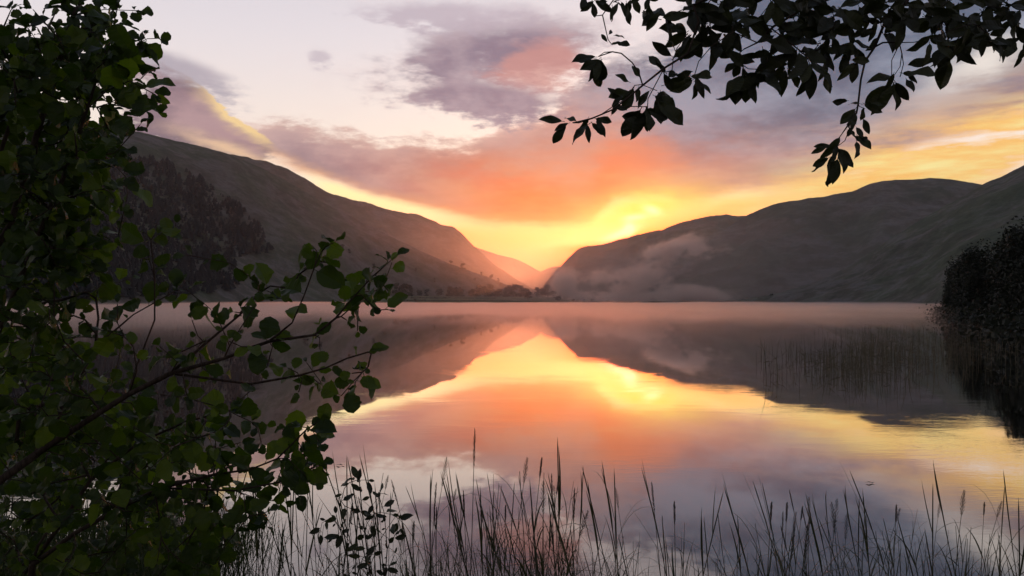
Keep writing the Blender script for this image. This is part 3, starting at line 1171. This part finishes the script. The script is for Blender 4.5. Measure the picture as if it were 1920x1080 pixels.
def leaf_along(sh, path, leaves, r, size, frac=.75, gap=.045, face=.75, terminal=True):
    """alternate leaves up a twig"""
    pts = [sh.p[i] for i in path if i is not None]
    if len(pts) < 2: return
    L = [0.0]
    for a, b in zip(pts, pts[1:]): L.append(L[-1] + (b - a).length)
    tot = L[-1]
    s0 = max(0.0, tot - max(.10, tot * frac))
    s = s0
    side = r.choice((-1, 1))
    while s < tot:
        k = max(0, min(len(pts) - 2, next((i for i in range(len(L) - 1) if L[i + 1] >= s), len(pts) - 2)))
        t = (s - L[k]) / max(1e-6, L[k + 1] - L[k])
        p = pts[k].lerp(pts[k + 1], t)
        tg = (pts[k + 1] - pts[k]).normalized()
        nrm = (rv(r, .62) + Vector((0, -face, .45))).normalized()
        sd = nrm.cross(tg)
        if sd.length < .05: sd = tg.orthogonal()
        d = (tg * r.uniform(.25, .8) + sd.normalized() * side + rv(r, .25) + Vector((0, 0, -.12))).normalized()
        leaves.append((p, d, nrm, size * r.choice((.42, .6, .8, .95, 1.1, 1.25)) * r.uniform(.85, 1.12)))
        side = -side
        s += gap * r.uniform(.6, 1.5)
    if terminal:
        tg = (pts[-1] - pts[-2]).normalized()
        leaves.append((pts[-1], (tg + rv(r, .15)).normalized(), (rv(r, .5) + Vector((0, -face, .4))).normalized(), size * r.uniform(.4, .8)))


# ----------------------------------------- alder on the bank, its tall stem
r = random.Random(21)
DT = 2.25
tall = empty('alder_tree', Vector((-2.05, 2.3, .45)))
tag(tall, 'tall leafy alder rising from the grassy bank, its crown dark against the pale sky', 'tree')
sh = Shrub(r)
sh.stem([Vector((-2.05, 2.3, .38)), Vector((-2.0, 2.3, .9)), Vector((-1.88, 2.26, 1.4)), Vector((-1.72, 2.25, 1.8)), Vector((-1.55, 2.22, 2.2)), Vector((-1.42, 2.2, 2.55)), Vector((-1.3, 2.2, 2.85))])
main = [at(-10, 640, 2.2), at(60, 470, 2.15), at(120, 330, 2.15), at(165, 200, 2.1), at(200, 90, 2.1)]
sh.stem(main, 2)
sh.stem([at(20, 420, 2.3), at(70, 250, 2.35), at(110, 120, 2.35), at(138, 30, 2.3)], 3)
sh.stem([at(-60, 180, 2.2), at(-10, 90, 2.2), at(20, 20, 2.2)], 5)
tips = []
for px, py in [(222, 8), (262, 20), (150, 12), (40, 8), (62, 18), (270, 65), (297, 72), (282, 130), (288, 205), (262, 235), (292, 178), (240, 170), (228, 300), (236, 332), (205, 260), (190, 355), (215, 372),
               (222, 440), (180, 440), (120, 425), (150, 480), (60, 480), (20, 520), (100, 520), (10, 300), (30, 200), (90, 215), (60, 150), (120, 150), (175, 130), (200, 170), (215, 60), (180, 60),
               (105, 60), (75, 95), (20, 120), (140, 250), (165, 300), (100, 290), (60, 330), (20, 370), (130, 370), (90, 400), (240, 120), (255, 90), (115, 20), (-20, 60), (-20, 200), (-20, 330), (-30, 450)]:
    tips.append(at(px, py, DT + r.uniform(-.42, .38)))
for k in range(250):
    px, py = r.uniform(-60, 230), r.uniform(40, 520)
    if px > 190 and py > 300: continue
    tips.append(at(px, py, DT + r.uniform(-.3, .7)))
tips.sort(key=lambda q: min((q - p).length for p in sh.p))
n0 = len(sh.paths)
for q in tips: sh.reach(q, .05)
leaves = []
for path in sh.paths[1:]: leaf_along(sh, path, leaves, r, .060, .85, .026)
for path in sh.paths[n0:]:
    if r.random() < .6: leaf_along(sh, path, leaves, r, .06, .9, .045)
holder = tall
sh_tall = sh


def build_branches(sh, parent, mat, names):
    before = set(bpy.data.objects)
    sh.build(parent, mat, names)
    for o in parent.children: o.matrix_parent_inverse = Matrix.Translation(-parent.location)


build_branches(sh, tall, M_TWIG, ['trunk', 'branch', 'branch', 'branch'])
dress(tall, leaves, ALDER, M_ALDER_MASS)

# ----------------- alder with long boughs reaching out over the water
r = random.Random(33)
reach = empty('alder_tree', Vector((-1.75, 2.0, .5)))
tag(reach, 'spreading alder whose long thin boughs reach out over the lake', 'tree')
sh = Shrub(r)
sh.stem([Vector((-1.75, 2.0, .4)), at(-150, 1010, 1.95), at(-40, 930, 1.95), at(70, 850, 1.95)])
b1 = sh.stem([at(180, 778, 1.95), at(240, 740, 1.95), at(320, 700, 1.95), at(420, 672, 1.95), at(505, 640, 1.92), at(548, 605, 1.9), at(570, 555, 1.88), at(590, 500, 1.86), at(603, 472, 1.85)], 3)
sh.stem([at(590, 628, 1.9), at(630, 596, 1.9), at(665, 555, 1.88), at(702, 515, 1.86), at(722, 498, 1.85)], b1[4])
sh.stem([at(470, 720, 2.0), at(560, 704, 2.0), at(610, 690, 2.0), at(650, 672, 2.0), at(690, 660, 2.0)], b1[2])
sh.stem([at(255, 690, 2.1), at(290, 600, 2.1), at(290, 520, 2.1), at(283, 450, 2.1)], b1[1])
sh.stem([at(120, 760, 2.1), at(180, 650, 2.15), at(250, 590, 2.15), at(330, 545, 2.15)], 3)
sh.stem([at(390, 640, 2.1), at(450, 590, 2.1), at(485, 550, 2.1)], b1[2])
tips = []
for px, py in [(250, 430), (330, 420), (262, 482), (350, 478), (315, 440), (370, 560), (395, 580), (410, 600), (360, 600), (330, 560), (470, 520), (500, 545), (540, 540), (560, 515), (530, 560), (440, 585),
               (480, 570), (585, 460), (600, 490), (625, 455), (640, 520), (660, 545), (690, 520), (705, 545), (735, 492), (742, 480), (728, 545), (700, 575), (725, 580), (640, 580), (600, 610), (650, 600), (670, 620),
               (575, 680), (600, 655), (690, 688), (660, 700), (640, 742), (665, 725), (600, 720), (560, 735), (540, 690), (500, 690), (470, 650), (430, 640), (420, 700), (380, 690), (340, 660), (300, 650),
               (350, 740), (400, 760), (450, 750), (300, 740), (250, 650), (200, 620), (220, 570), (160, 600), (120, 640), (60, 620), (20, 600), (80, 560), (180, 560), (40, 680), (100, 700), (160, 700), (210, 720), (20, 760), (90, 780)]:
    tips.append(at(px, py, 1.98 + r.uniform(-.16, .3)))
for k in range(95):
    px, py = r.uniform(-40, 290) * r.uniform(.55, 1), r.uniform(520, 860)
    tips.append(at(px, py, 2.1 + r.uniform(-.2, .6)))
tips.sort(key=lambda q: min((q - p).length for p in sh.p))
n0 = len(sh.paths)
for q in tips: sh.reach(q, .04)
leaves = []
for path in sh.paths[1:n0]: leaf_along(sh, path, leaves, r, .054, .35, .05)
for path in sh.paths[n0:]: leaf_along(sh, path, leaves, r, .054, .85, .029)
build_branches(sh, reach, M_TWIG, ['trunk', 'branch', 'branch', 'branch', 'branch', 'branch', 'branch'])
dress(reach, leaves, ALDER, M_ALDER_MASS)

# ------------------------------------ low alder bush at the water's edge
r = random.Random(45)
low = empty('alder_bush', Vector((-1.55, 2.5, .35)))
tag(low, 'low dense alder bush over the grassy bank, one toothed twig pointing at the open water', 'bush')
sh = Shrub(r)
sh.stem([Vector((-1.55, 2.5, .25)), at(60, 1060, 2.35), at(140, 1000, 2.3), at(230, 950, 2.25)])
b1 = sh.stem([at(300, 915, 2.2), at(400, 890, 2.15), at(470, 880, 2.1), at(520, 860, 2.08), at(548, 832, 2.06), at(575, 805, 2.05), at(598, 790, 2.05)], 3)
sh.stem([at(440, 920, 2.15), at(520, 905, 2.15), at(570, 885, 2.15), at(600, 872, 2.15)], b1[0])
sh.stem([at(170, 900, 2.4), at(260, 830, 2.45), at(350, 790, 2.45), at(430, 770, 2.4)], 1)
tips = []
for px, py in [(612, 783), (600, 870), (565, 800), (560, 830), (540, 800), (600, 830), (520, 800), (590, 905), (560, 930), (530, 940), (500, 960), (480, 930), (560, 880), (520, 900), (490, 830), (450, 830), (470, 790),
               (420, 800), (400, 840), (440, 870), (380, 900), (420, 930), (460, 960), (350, 940), (340, 860), (300, 820), (280, 880), (250, 800), (380, 970), (300, 980), (500, 985), (430, 780), (545, 860), (580, 850)]:
    tips.append(at(px, py, 2.15 + r.uniform(-.15, .3)))
for k in range(150):
    px, py = r.uniform(-60, 440), r.uniform(770, 1090)
    if px + abs(py - 930) * .5 > 470: continue
    tips.append(at(px, py, 2.25 + r.uniform(-.25, .9)))
tips.sort(key=lambda q: min((q - p).length for p in sh.p))
n0 = len(sh.paths)
for q in tips: sh.reach(q, .06)
leaves = []
for path in sh.paths[1:n0]: leaf_along(sh, path, leaves, r, .064, .35, .05)
for path in sh.paths[n0:]: leaf_along(sh, path, leaves, r, .058, .9, .026)
build_branches(sh, low, M_TWIG, ['trunk', 'branch', 'branch', 'branch'])
dress(low, leaves, ALDER, M_ALDER_MASS)

# --------------------- denser alder bush further along the bank, in deep shade
r = random.Random(52)
back = empty('alder_bush', Vector((-3.1, 4.3, .4)))
tag(back, 'dense dark alder bush on the bank behind the spreading boughs', 'bush')
sh = Shrub(r)
sh.stem([Vector((-3.1, 4.3, .3)), Vector((-3.0, 4.25, .8)), Vector((-2.9, 4.2, 1.3)), Vector((-2.75, 4.1, 1.75))])
sh.stem([Vector((-3.3, 4.0, .9)), Vector((-3.5, 3.8, 1.5)), Vector((-3.6, 3.7, 2.1))], 1)
sh.stem([Vector((-2.6, 4.4, .8)), Vector((-2.3, 4.4, 1.1))], 0)
tips = []
while len(tips) < 260:
    px, py = r.uniform(-160, 400), r.uniform(560, 1000)
    if py < 600 + max(0, px - 60) * .75 or px > 380 - (py - 850) * .2: continue
    tips.append(at(px, py, r.uniform(3.3, 4.7)))
tips.sort(key=lambda q: min((q - p).length for p in sh.p))
n0 = len(sh.paths)
for q in tips: sh.reach(q, .06, .12)
leaves = []
for path in sh.paths[n0:]: leaf_along(sh, path, leaves, r, .075, .9, .034)
build_branches(sh, back, M_TWIG, ['trunk', 'branch', 'branch'])
dress(back, leaves, ALDER, M_ALDER_MASS)

# --------------------------- the tree overhead: limbs hanging into the view
HANG = [leaf_mesh('overhang_leaf', M_HANG, 200 + k, (.37, .42, .33, .43)[k], (.55, .60, .52, .58)[k], .02, .30, (.15, .3, .2, .35)[k], (.1, .25, .35, -.05)[k], 9, .10) for k in range(4)]
r = random.Random(57)
over = empty('overhanging_tree', Vector((3.3, 1.2, .5)))
tag(over, 'tree overhead whose dark leafy boughs hang down into the sunset sky', 'tree')
sh = Shrub(r)
sh.stem([Vector((3.3, 1.2, .3)), Vector((3.25, 1.25, 1.2)), Vector((3.15, 1.35, 2.2)), Vector((2.95, 1.5, 3.0)), Vector((2.6, 1.8, 3.5)), Vector((2.3, 2.1, 3.55))])
DH = 2.3
l1 = sh.stem([at(1990, -150, DH), at(1850, -90, DH), at(1720, -45, DH), at(1600, -20, DH), at(1500, 20, DH), at(1450, 50, DH), at(1420, 80, DH), at(1395, 92, DH)], 5)
l2 = sh.stem([at(1560, -70, 2.2), at(1440, -50, 2.2), at(1340, -10, 2.2), at(1300, 10, 2.2)], l1[2])
sh.stem([at(1960, -60, 2.4), at(1900, -20, 2.4), at(1850, 20, 2.4), at(1815, 50, 2.4), at(1790, 80, 2.4)], 5)
sh.stem([at(1700, 5, 2.25), at(1660, 40, 2.25), at(1640, 88, 2.25)], l1[2])
k4 = len(sh.p) - 1
sh.stem([at(1622, 115, 2.25), at(1614, 150, 2.25), at(1609, 195, 2.25), at(1606, 212, 2.25), at(1592, 232, 2.24), at(1578, 252, 2.23), at(1563, 272, 2.22)], k4)
t5 = sh.stem([at(1655, 80, 2.25), at(1672, 79, 2.25), at(1686, 80, 2.25), at(1691, 100, 2.25), at(1694, 120, 2.25), at(1689, 140, 2.25)], k4)
sh.stem([at(1682, 92, 2.24), at(1672, 113, 2.24), at(1672, 145, 2.24)], t5[1])
t8 = sh.stem([at(1375, 60, 2.2), at(1335, 86, 2.2), at(1310, 115, 2.18), at(1302, 142, 2.18)], l1[6])
t9 = sh.stem([at(1310, 40, 2.2), at(1290, 100, 2.2), at(1245, 128, 2.15), at(1205, 160, 2.12), at(1172, 188, 2.1), at(1148, 206, 2.1), at(1110, 222, 2.1), at(1078, 230, 2.1)], l2[3])
sh.stem([at(1198, 136, 2.12), at(1185, 117, 2.1), at(1165, 100, 2.1), at(1148, 97, 2.1), at(1122, 106, 2.1)], t9[3])
sh.stem([at(1215, 185, 2.12), at(1214, 205, 2.12)], t9[2])
sh.stem([at(1240, -40, 2.25), at(1180, -15, 2.25), at(1150, 0, 2.25)], l2[1])
n0 = len(sh.paths)
CL = [  # picture x, y, leaves, length px, main direction deg (0 right, 90 down), spread
    (1122, 106, 7, 52, 120, 75), (1140, 74, 3, 30, -60, 90), (1148, 84, 2, 26, 0, 40),
    (1074, 230, 4, 52, 170, 60), (1108, 222, 6, 48, 80, 85), (1148, 206, 2, 34, -20, 60), (1172, 186, 3, 46, 190, 60),
    (1190, 160, 5, 46, 160, 90), (1214, 200, 9, 62, 90, 85), (1232, 170, 6, 58, 60, 100), (1250, 135, 5, 56, -40, 110), (1262, 112, 5, 54, -80, 90),
    (1300, 146, 7, 50, 60, 100), (1290, 62, 5, 50, 150, 120), (1250, 30, 6, 54, 150, 100), (1330, 40, 8, 60, 110, 150), (1300, 15, 8, 58, 120, 160), (1350, 75, 7, 54, 80, 120), (1375, 45, 8, 60, 90, 170),
    (1390, 110, 6, 50, 90, 120), (1395, 145, 7, 54, 85, 70), (1425, 130, 6, 52, 60, 80), (1440, 100, 6, 54, 70, 120), (1400, 20, 8, 60, 60, 170), (1455, 60, 7, 55, 110, 150),
    (1470, 120, 7, 58, 90, 90), (1500, 95, 8, 60, 95, 120), (1522, 128, 7, 56, 80, 80), (1540, 90, 8, 60, 80, 140), (1560, 60, 7, 55, 90, 160), (1500, 30, 8, 60, 90, 170), (1560, 20, 8, 58, 100, 170),
    (1590, 85, 6, 50, 60, 100), (1615, 40, 7, 52, 80, 150), (1650, 40, 6, 50, 90, 120), (1620, 5, 8, 56, 90, 160), (1668, 12, 7, 50, 90, 130), (1700, 25, 7, 52, 95, 110), (1655, 62, 3, 44, 90, 60), (1600, 110, 4, 44, 70, 70),
    (1735, 20, 8, 54, 90, 120), (1760, 30, 8, 54, 90, 120), (1752, 70, 4, 44, 70, 80), (1790, 30, 8, 56, 90, 140), (1785, 82, 8, 54, 100, 100), (1820, 45, 8, 56, 80, 140), (1845, 15, 8, 54, 80, 150),
    (1850, 62, 6, 46, 75, 90), (1880, 15, 8, 54, 80, 130), (1900, 45, 6, 50, 60, 110), (1918, 75, 5, 46, 100, 80), (1780, 110, 4, 56, 140, 60), (1865, 82, 3, 34, 50, 60), (1810, 70, 6, 50, 90, 90), (1915, 10, 7, 54, 90, 130),
    (1672, 148, 6, 62, 110, 80), (1688, 142, 4, 48, 60, 60), (1609, 202, 4, 42, 160, 80), (1622, 204, 4, 38, 50, 70), (1592, 240, 4, 32, 40, 80), (1604, 256, 4, 34, 40, 60), (1564, 270, 6, 50, 120, 80), (1556, 285, 4, 58, 115, 45),
    (1110, 0, 4, 44, 100, 70), (1150, 4, 5, 40, 95, 80), (1180, -8, 4, 48, 70, 60), (1210, -5, 4, 44, 90, 90), (1450, 0, 8, 60, 90, 170), (1350, 0, 8, 58, 90, 170), (1520, 0, 8, 58, 90, 160), (1780, 0, 8, 54, 90, 150), (1700, -5, 8, 54, 90, 150)]
leaves = []
for px, py, nl, ln, ang, spread in CL:
    q0 = at(px, py, DH)
    i = sh.nearest(q0)
    d = min(2.6, max(1.95, sh.p[i].y + r.uniform(-.12, .12)))
    c = at(px, py, d)
    if (c - sh.p[sh.nearest(c)]).length > .012: sh.reach(c, .02, .05)
    for k in range(nl):
        a = math.radians(ang + (spread * (2 * (k + .5) / nl - 1) if nl > 1 else 0) + r.uniform(-12, 12))
        dep = r.gauss(0, .45)
        dd = Vector((math.cos(a), dep, -math.sin(a))).normalized()
        nrm = (Vector((r.gauss(0, .5), -1.0, r.gauss(0, .5)))).normalized()
        s = ln * r.uniform(.60, 1.10) * d / F * (1.05 if abs(dep) < .6 else 1.2)
        off = rv(r, .010)
        leaves.append((c + off, dd, nrm, s))
leaves.append((at(474, -2, 2.2), Vector((.4, .2, -.5)), Vector((0, -1, .2)), .04))
leaves.pop()
build_branches(sh, over, M_TWIG, ['trunk', 'bough', 'bough', 'bough', 'bough'])
dress(over, leaves, HANG, M_HANG_MASS)

# ------------------------------------------------------------ reeds by the bank


def blade(mb, p, d, up, L, w, droop, r, n=6, twist=.4):
    """a long grass blade: two faces wide at each step, folded on its midrib"""
    d = d.normalized()
    side = d.cross(up)
    if side.length < .05: side = d.orthogonal()
    side.normalize()
    V = []
    q = Vector(p)
    dirv = Vector(d)
    for i in range(n + 1):
        t = i / n
        ww = w * min(1.0, .45 + 2.2 * t) * (1 - t) ** .55 + .0003
        nz = side.cross(dirv).normalized()
        V += [q - side * ww, q + nz * ww * .35, q + side * ww]
        dirv = (dirv + Vector((0, 0, -droop / n * (0.4 + 1.4 * t))) + side * twist * .06).normalized()
        q = q + dirv * (L / n)
    mb.add(V, [f for i in range(n) for f in ((i * 3, i * 3 + 1, i * 3 + 4, i * 3 + 3), (i * 3 + 1, i * 3 + 2, i * 3 + 5, i * 3 + 4))])


def stalk_points(r, h, bend):
    a = r.uniform(0, 6.28)
    b = Vector((math.cos(a), math.sin(a) * .5, 0)) * bend
    return [Vector((0, 0, h * t)) + b * t * t * h for t in (0, .2, .4, .6, .8, 1.0)]


def make_reed(seed, kind):
    """parts (name, mesh) of one reed 1 m tall"""
    r = random.Random(seed)
    parts = []
    pts = stalk_points(r, 1.0, r.uniform(.02, .14))
    mb = MB()
    if kind == 'spear':
        mb.tube(pts + [pts[-1] + (pts[-1] - pts[-2]) * .25], [.0025, .0024, .0021, .0025, .0036, .0028, .0003], 5)
    else:
        mb.tube(pts, [.0029, .0027, .0024, .0021, .0018, .0014], 5)
    parts.append(('stem', mb.mesh('stem', M_REED, True)))
    nb = {'spear': r.choice((1, 2)), 'seed': r.choice((2, 3)), 'leafy': r.choice((4, 5, 6)), 'bent': 3}[kind]
    for k in range(nb):
        t = r.uniform(.18, .8) if kind != 'leafy' else r.uniform(.15, .92)
        i = min(4, int(t * 5))
        p = pts[i].lerp(pts[i + 1], t * 5 - i)
        a = r.uniform(0, 6.28)
        out = Vector((math.cos(a), math.sin(a) * .6, 0))
        d = out * r.uniform(.25, .8) + Vector((0, 0, 1))
        if kind == 'bent': d = out * r.uniform(.8, 1.4) + Vector((0, 0, .8))
        mb = MB()
        blade(mb, p, d, out.cross(Vector((0, 0, 1))).cross(d), r.uniform(.22, .42), r.uniform(.0030, .0062), r.choice((.2, .6, 1.4, 2.0)), r)
        parts.append(('leaf', mb.mesh('leaf', M_REED)))
    if kind == 'seed':
        mb = MB()
        top, tan = pts[-1], (pts[-1] - pts[-2]).normalized()
        L = r.uniform(.11, .17)
        loose = r.choice((.25, .4, .8))
        for k in range(44):
            t = k / 43
            p = top + tan * (L * (t - .15))
            a = k * 2.4
            o = (Vector((math.cos(a), math.sin(a), 0)) * loose + tan * 1.3).normalized()
            ln = (.007 + .019 * math.sin(math.pi * (.12 + .88 * t)) ** .8) * (.8 + loose * .5) * r.uniform(.7, 1.2)
            s = o.orthogonal().normalized() * .0017
            mb.add([p, p + o * ln * .5 + s, p + o * ln, p + o * ln * .5 - s], [(0, 1, 2, 3)])
            s2 = o.cross(s).normalized() * .0016
            mb.add([p, p + o * ln * .5 + s2, p + o * ln, p + o * ln * .5 - s2], [(0, 1, 2, 3)])
        mb.tube([top - tan * .02, top + tan * L * .9], [.0012, .0006], 4)
        parts.append(('seed_head', mb.mesh('seed_head', M_SEED)))
    return parts


REEDS = {k: [make_reed(300 + 17 * j + i, k) for i in range(n)] for j, (k, n) in enumerate((('spear', 5), ('seed', 6), ('leafy', 6), ('bent', 4)))}
REED_TEXT = {'spear': ('slender bare reed with a tight pointed tip in the shallow water', 'bare pointed reeds in the shallows'),
             'seed': ('reed topped by a narrow feathery seed head in the shallow water', 'seeding reeds in the shallows'),
             'leafy': ('leafy reed with several drooping blades in the shallow water', 'leafy reeds in the shallows'),
             'bent': ('short reed with its blades bent over in the shallow water', 'bent reeds in the shallows')}
r = random.Random(77)


def zone(px, py):
    h = 'tall' if py < 935 else 'low' if py > 1000 else 'middling'
    if px < 610: return h, 'in the shallows close beside the low alder bush'
    if px < 760: return h, 'around the willow sapling'
    if px < 900: return h, 'between the willow sapling and the dense clump'
    if px < 1060: return h, 'in the thick of the dense clump'
    if px < 1190: return h, 'on the far side of the dense clump'
    if px < 1420: return h, 'in the open gap between the two clumps'
    if px < 1580: return h, 'among the loose feathery seed heads'
    if px < 1740: return h, 'near the floating leaf on slate water'
    return h, 'in the last clump below the golden reflection'


REED_KIND = {'spear': 'pointed bare reed', 'seed': 'seed-headed reed', 'leafy': 'leafy drooping reed', 'bent': 'bent-bladed reed'}


def place_reed(kind, px, py, d, lean=None, label=None, v=None):
    top = at(px, py, d)
    base_z = -.04 if d > 3.2 else .1
    h = max(.25, top.z - base_z)
    e = empty('reed', Vector((top.x, d, base_z)), r.uniform(0, 6.28))
    le = r.gauss(0, .07) if lean is None else lean
    e.location.x -= math.sin(le) * h
    e.rotation_euler = (r.gauss(0, .05), le, r.uniform(-.5, .5))
    g = h ** .5
    e.scale = (g, g, h)
    if kind == 'seed': e.scale = (g, g, h / 1.12)
    hh, zz = zone(px, py)
    tag(e, label or '%s %s standing %s' % (hh, REED_KIND[kind], zz), 'reed', '%ss %s' % (REED_KIND[kind], zz))
    proto = REEDS[kind][r.randrange(len(REEDS[kind])) if v is None else v]
    for nm, me in proto:
        link(bpy.data.objects.new(nm, me), e)
    return e


# the ones that stand out above the rest
for kind, px, py, d, lean, lab in [
        ('seed', 898, 815, 4.2, .05, 'tallest reed of all, its dark seed head alone above the pale water'),
        ('spear', 1052, 838, 4.3, .02, 'tall thin reed with a forked pair of tips against the orange reflection'),
        ('seed', 994, 850, 4.4, .03, 'tall straight seed-headed reed standing between the two tallest'),
        ('seed', 958, 865, 4.4, 0, 'reed with a thick dark seed head rising beside the breeze ripples'),
        ('spear', 731, 864, 4.5, -.01, 'single tall spear reed above the willow sapling on the pale water'),
        ('spear', 682, 868, 4.6, -.06, 'thin reed leaning over the top of the willow sapling'),
        ('spear', 653, 867, 4.6, 0, 'thin upright reed just beside the top of the willow sapling'),
        ('seed', 822, 866, 4.5, .10, 'leaning seed-headed reed at the edge of the dense reed clump'),
        ('seed', 775, 895, 4.3, -.10, 'reed with a bowed dark seed head leaning towards the sapling'),
        ('spear', 1113, 885, 4.4, -.16, 'slanting reed pair tip nearest the middle of the orange water'),
        ('spear', 1142, 876, 4.5, -.10, 'slanting reed with a crossing blade over the orange water'),
        ('seed', 1018, 890, 4.3, -.10, 'seed-headed reed bowed inward behind the dense clump'),
        ('seed', 1220, 905, 4.3, -.10, 'seed-headed reed standing last at the open gap in the reeds'),
        ('spear', 1356, 928, 4.4, .24, 'lone reed with a v-shaped tip in the gap between the clumps'),
        ('seed', 1502, 910, 4.3, -.10, 'loose feathery seed head nodding over the slate reflection'),
        ('seed', 1528, 955, 4.2, -.10, 'broad loose feathery seed head low over the slate reflection'),
        ('spear', 1450, 905, 4.5, -.10, 'tall doubled reed tip over the slate reflection'),
        ('spear', 1643, 888, 4.5, -.14, 'tall leaning reed below the floating leaf'),
        ('spear', 1752, 882, 4.5, -.20, 'tallest reed of the last clump, leaning before the golden reflection'),
        ('spear', 1874, 893, 4.5, -.16, 'leaning reed near the picture edge below the golden reflection'),
        ('spear', 1912, 920, 4.4, -.12, 'last leaning reed at the picture edge'),
        ('spear', 1582, 928, 4.5, -.2, 'reed with a hooked tip among the feathery seed heads'),
        ('leafy', 1860, 930, 4.1, 0, 'bushiest leafy reed of the last clump with blades crossing')]:
    place_reed(kind, px, py, d, lean, lab)
# the crowd
n_r = 0
while n_r < 236:
    u = r.random()
    if u < .10: px, lo, hi = r.uniform(520, 760), 870, 1010
    elif u < .55: px, lo, hi = r.gauss(960, 135), 880, 1035
    elif u < .63: px, lo, hi = r.uniform(1180, 1420), 960, 1045
    else: px, lo, hi = r.uniform(1400, 1990), 925, 1045
    if not 500 < px < 1995: continue
    py = r.uniform(lo, hi) + 20 * mnoise.noise((px / 50.0, 2.0, 0))
    k = r.random()
    if py > 985: kind = 'leafy' if k < .5 else 'bent' if k < .85 else 'spear'
    else: kind = 'spear' if k < .36 else 'seed' if k < .64 else 'leafy' if k < .88 else 'bent'
    if 1430 < px < 1560 and k > .6: kind = 'seed'
    place_reed(kind, px, py, r.uniform(3.5, 5.6), r.gauss(-.03, .10))
    n_r += 1
for px, py in [(398, 880), (412, 850), (430, 820), (470, 870), (505, 880), (520, 1000), (480, 990), (540, 930), (560, 905), (575, 940), (605, 890), (450, 960), (545, 985), (590, 985), (500, 940), (425, 930)]:
    place_reed(r.choice(('spear', 'leafy', 'spear')), px, py, r.uniform(3.6, 5.0), r.gauss(.04, .09))

# low blades and dead stems about the feet of the reeds, past counting
mb = MB()
r = random.Random(15)
for i in range(1900):
    px = r.gauss(990, 150) if r.random() < .5 else r.uniform(560, 1990)
    if 1230 < px < 1390 and r.random() < .75: continue
    d = r.uniform(3.5, 5.2)
    p = at(px, 1090, d)
    h = r.uniform(.12, .5) * (1.0 + .5 * mnoise.noise((px / 60.0, 3.0, 0)))
    v = Vector((r.gauss(0, .45), r.gauss(0, .3), 1))
    blade(mb, Vector((p.x, d, -.03)), v, Vector((v.y, -v.x, .01)).cross(v), h + .12, r.uniform(.0018, .0042), r.uniform(.1, 1.8), r, 4)
tag(mb.build('marsh_grass', M_REED_MASS), 'tangle of low blades about the feet of the reeds', 'marsh grass', None, 'stuff')

# ------------------------------------------------- willow sapling in the reeds
WIL = [leaf_mesh('sapling_leaf', M_HANG, 400 + k, (.40, .46, .36)[k], .5, .03, .1, (.2, .35, .1)[k], (.15, .3, .0)[k], 5, .12) for k in range(3)]
r = random.Random(91)
sap = empty('willow_sapling', Vector((at(700, 1075, 3.7).x, 3.7, .0)))
tag(sap, 'small willow sapling with narrow leaves standing among the reeds', 'sapling')
sh = Shrub(r)
sh.stem([at(705, 1220, 3.7), at(700, 1130, 3.7), at(692, 1060, 3.7), at(684, 1000, 3.7), at(678, 950, 3.7), at(674, 905, 3.7)])
sh.stem([at(640, 1110, 3.75), at(648, 1040, 3.75), at(640, 1000, 3.75), at(630, 965, 3.75)], 0)
sh.stem([at(722, 1080, 3.65), at(726, 1030, 3.65), at(722, 980, 3.65)], 1)
n0 = len(sh.paths)
for px, py in [(665, 895), (690, 900), (655, 905), (712, 935), (700, 945), (640, 940), (660, 955), (700, 965), (630, 980), (612, 975), (645, 990), (665, 985), (735, 965), (740, 1005), (715, 1000), (690, 1000), (650, 1030), (625, 1010),
               (670, 1040), (700, 1040), (740, 1040), (725, 1060), (660, 1070), (690, 1070), (748, 975), (752, 990), (600, 1000), (720, 925)]:
    sh.reach(at(px, py, 3.7 + r.uniform(-.12, .12)), .05, .05)
leaves = []
for path in sh.paths[:n0]: leaf_along(sh, path, leaves, r, .062, .6, .05)
for path in sh.paths[n0:]: leaf_along(sh, path, leaves, r, .068, .9, .055)
build_branches(sh, sap, M_TWIG, ['stem', 'stem', 'stem'])
dress(sap, leaves, WIL, M_HANG_MASS)

# -------------------------------------------------------------- bank grass
mb = MB()
r = random.Random(5)
cnt = 0
while cnt < 7000:
    y = r.uniform(1.6, 6.3)
    px = r.uniform(-120, 560) if r.random() < .85 else r.uniform(560, 2000)
    x = (px - CX) / F * y
    hz = bank_h(x, y)
    if hz < -.06: continue
    if px > 470 and r.random() < .6 and y > 3.1: continue
    h = r.uniform(.2, .62) * (1.0 if px < 560 else .45)
    d = Vector((r.gauss(0, .3), r.gauss(0, .3), 1))
    blade(mb, Vector((x, y, hz - .02)), d, Vector((d.y, -d.x, .01)).cross(d), h, r.uniform(.0025, .005), r.uniform(.3, 1.6), r, 4)
    cnt += 1
tag(mb.build('grass', M_GRASS), 'long green grass on the bank below the alders', 'grass', None, 'stuff')

# -------------------------------------------- bits floating on the calm water
FL = leaf_mesh('floating_leaf', M_HANG, 500, .35, .5, .03, .1, .1, .05, 6, .1)
for px, py, lab in [(638, 872, 'small dark leaf floating on the pale calm water beyond the sapling'), (1632, 905, 'small dark leaf floating on the slate water above the leaning reed')]:
    d = CAM.z * F / (py - HORIZON)
    p = at(px, py, d)
    o = link(bpy.data.objects.new('floating_leaf', FL))
    o.matrix_world = frame(Vector((p.x - .06, p.y, .012)), Vector((1, .1, .04)), Vector((0, .05, 1)), .11)
    tag(o, lab, 'leaf', 'leaves floating on the lake')
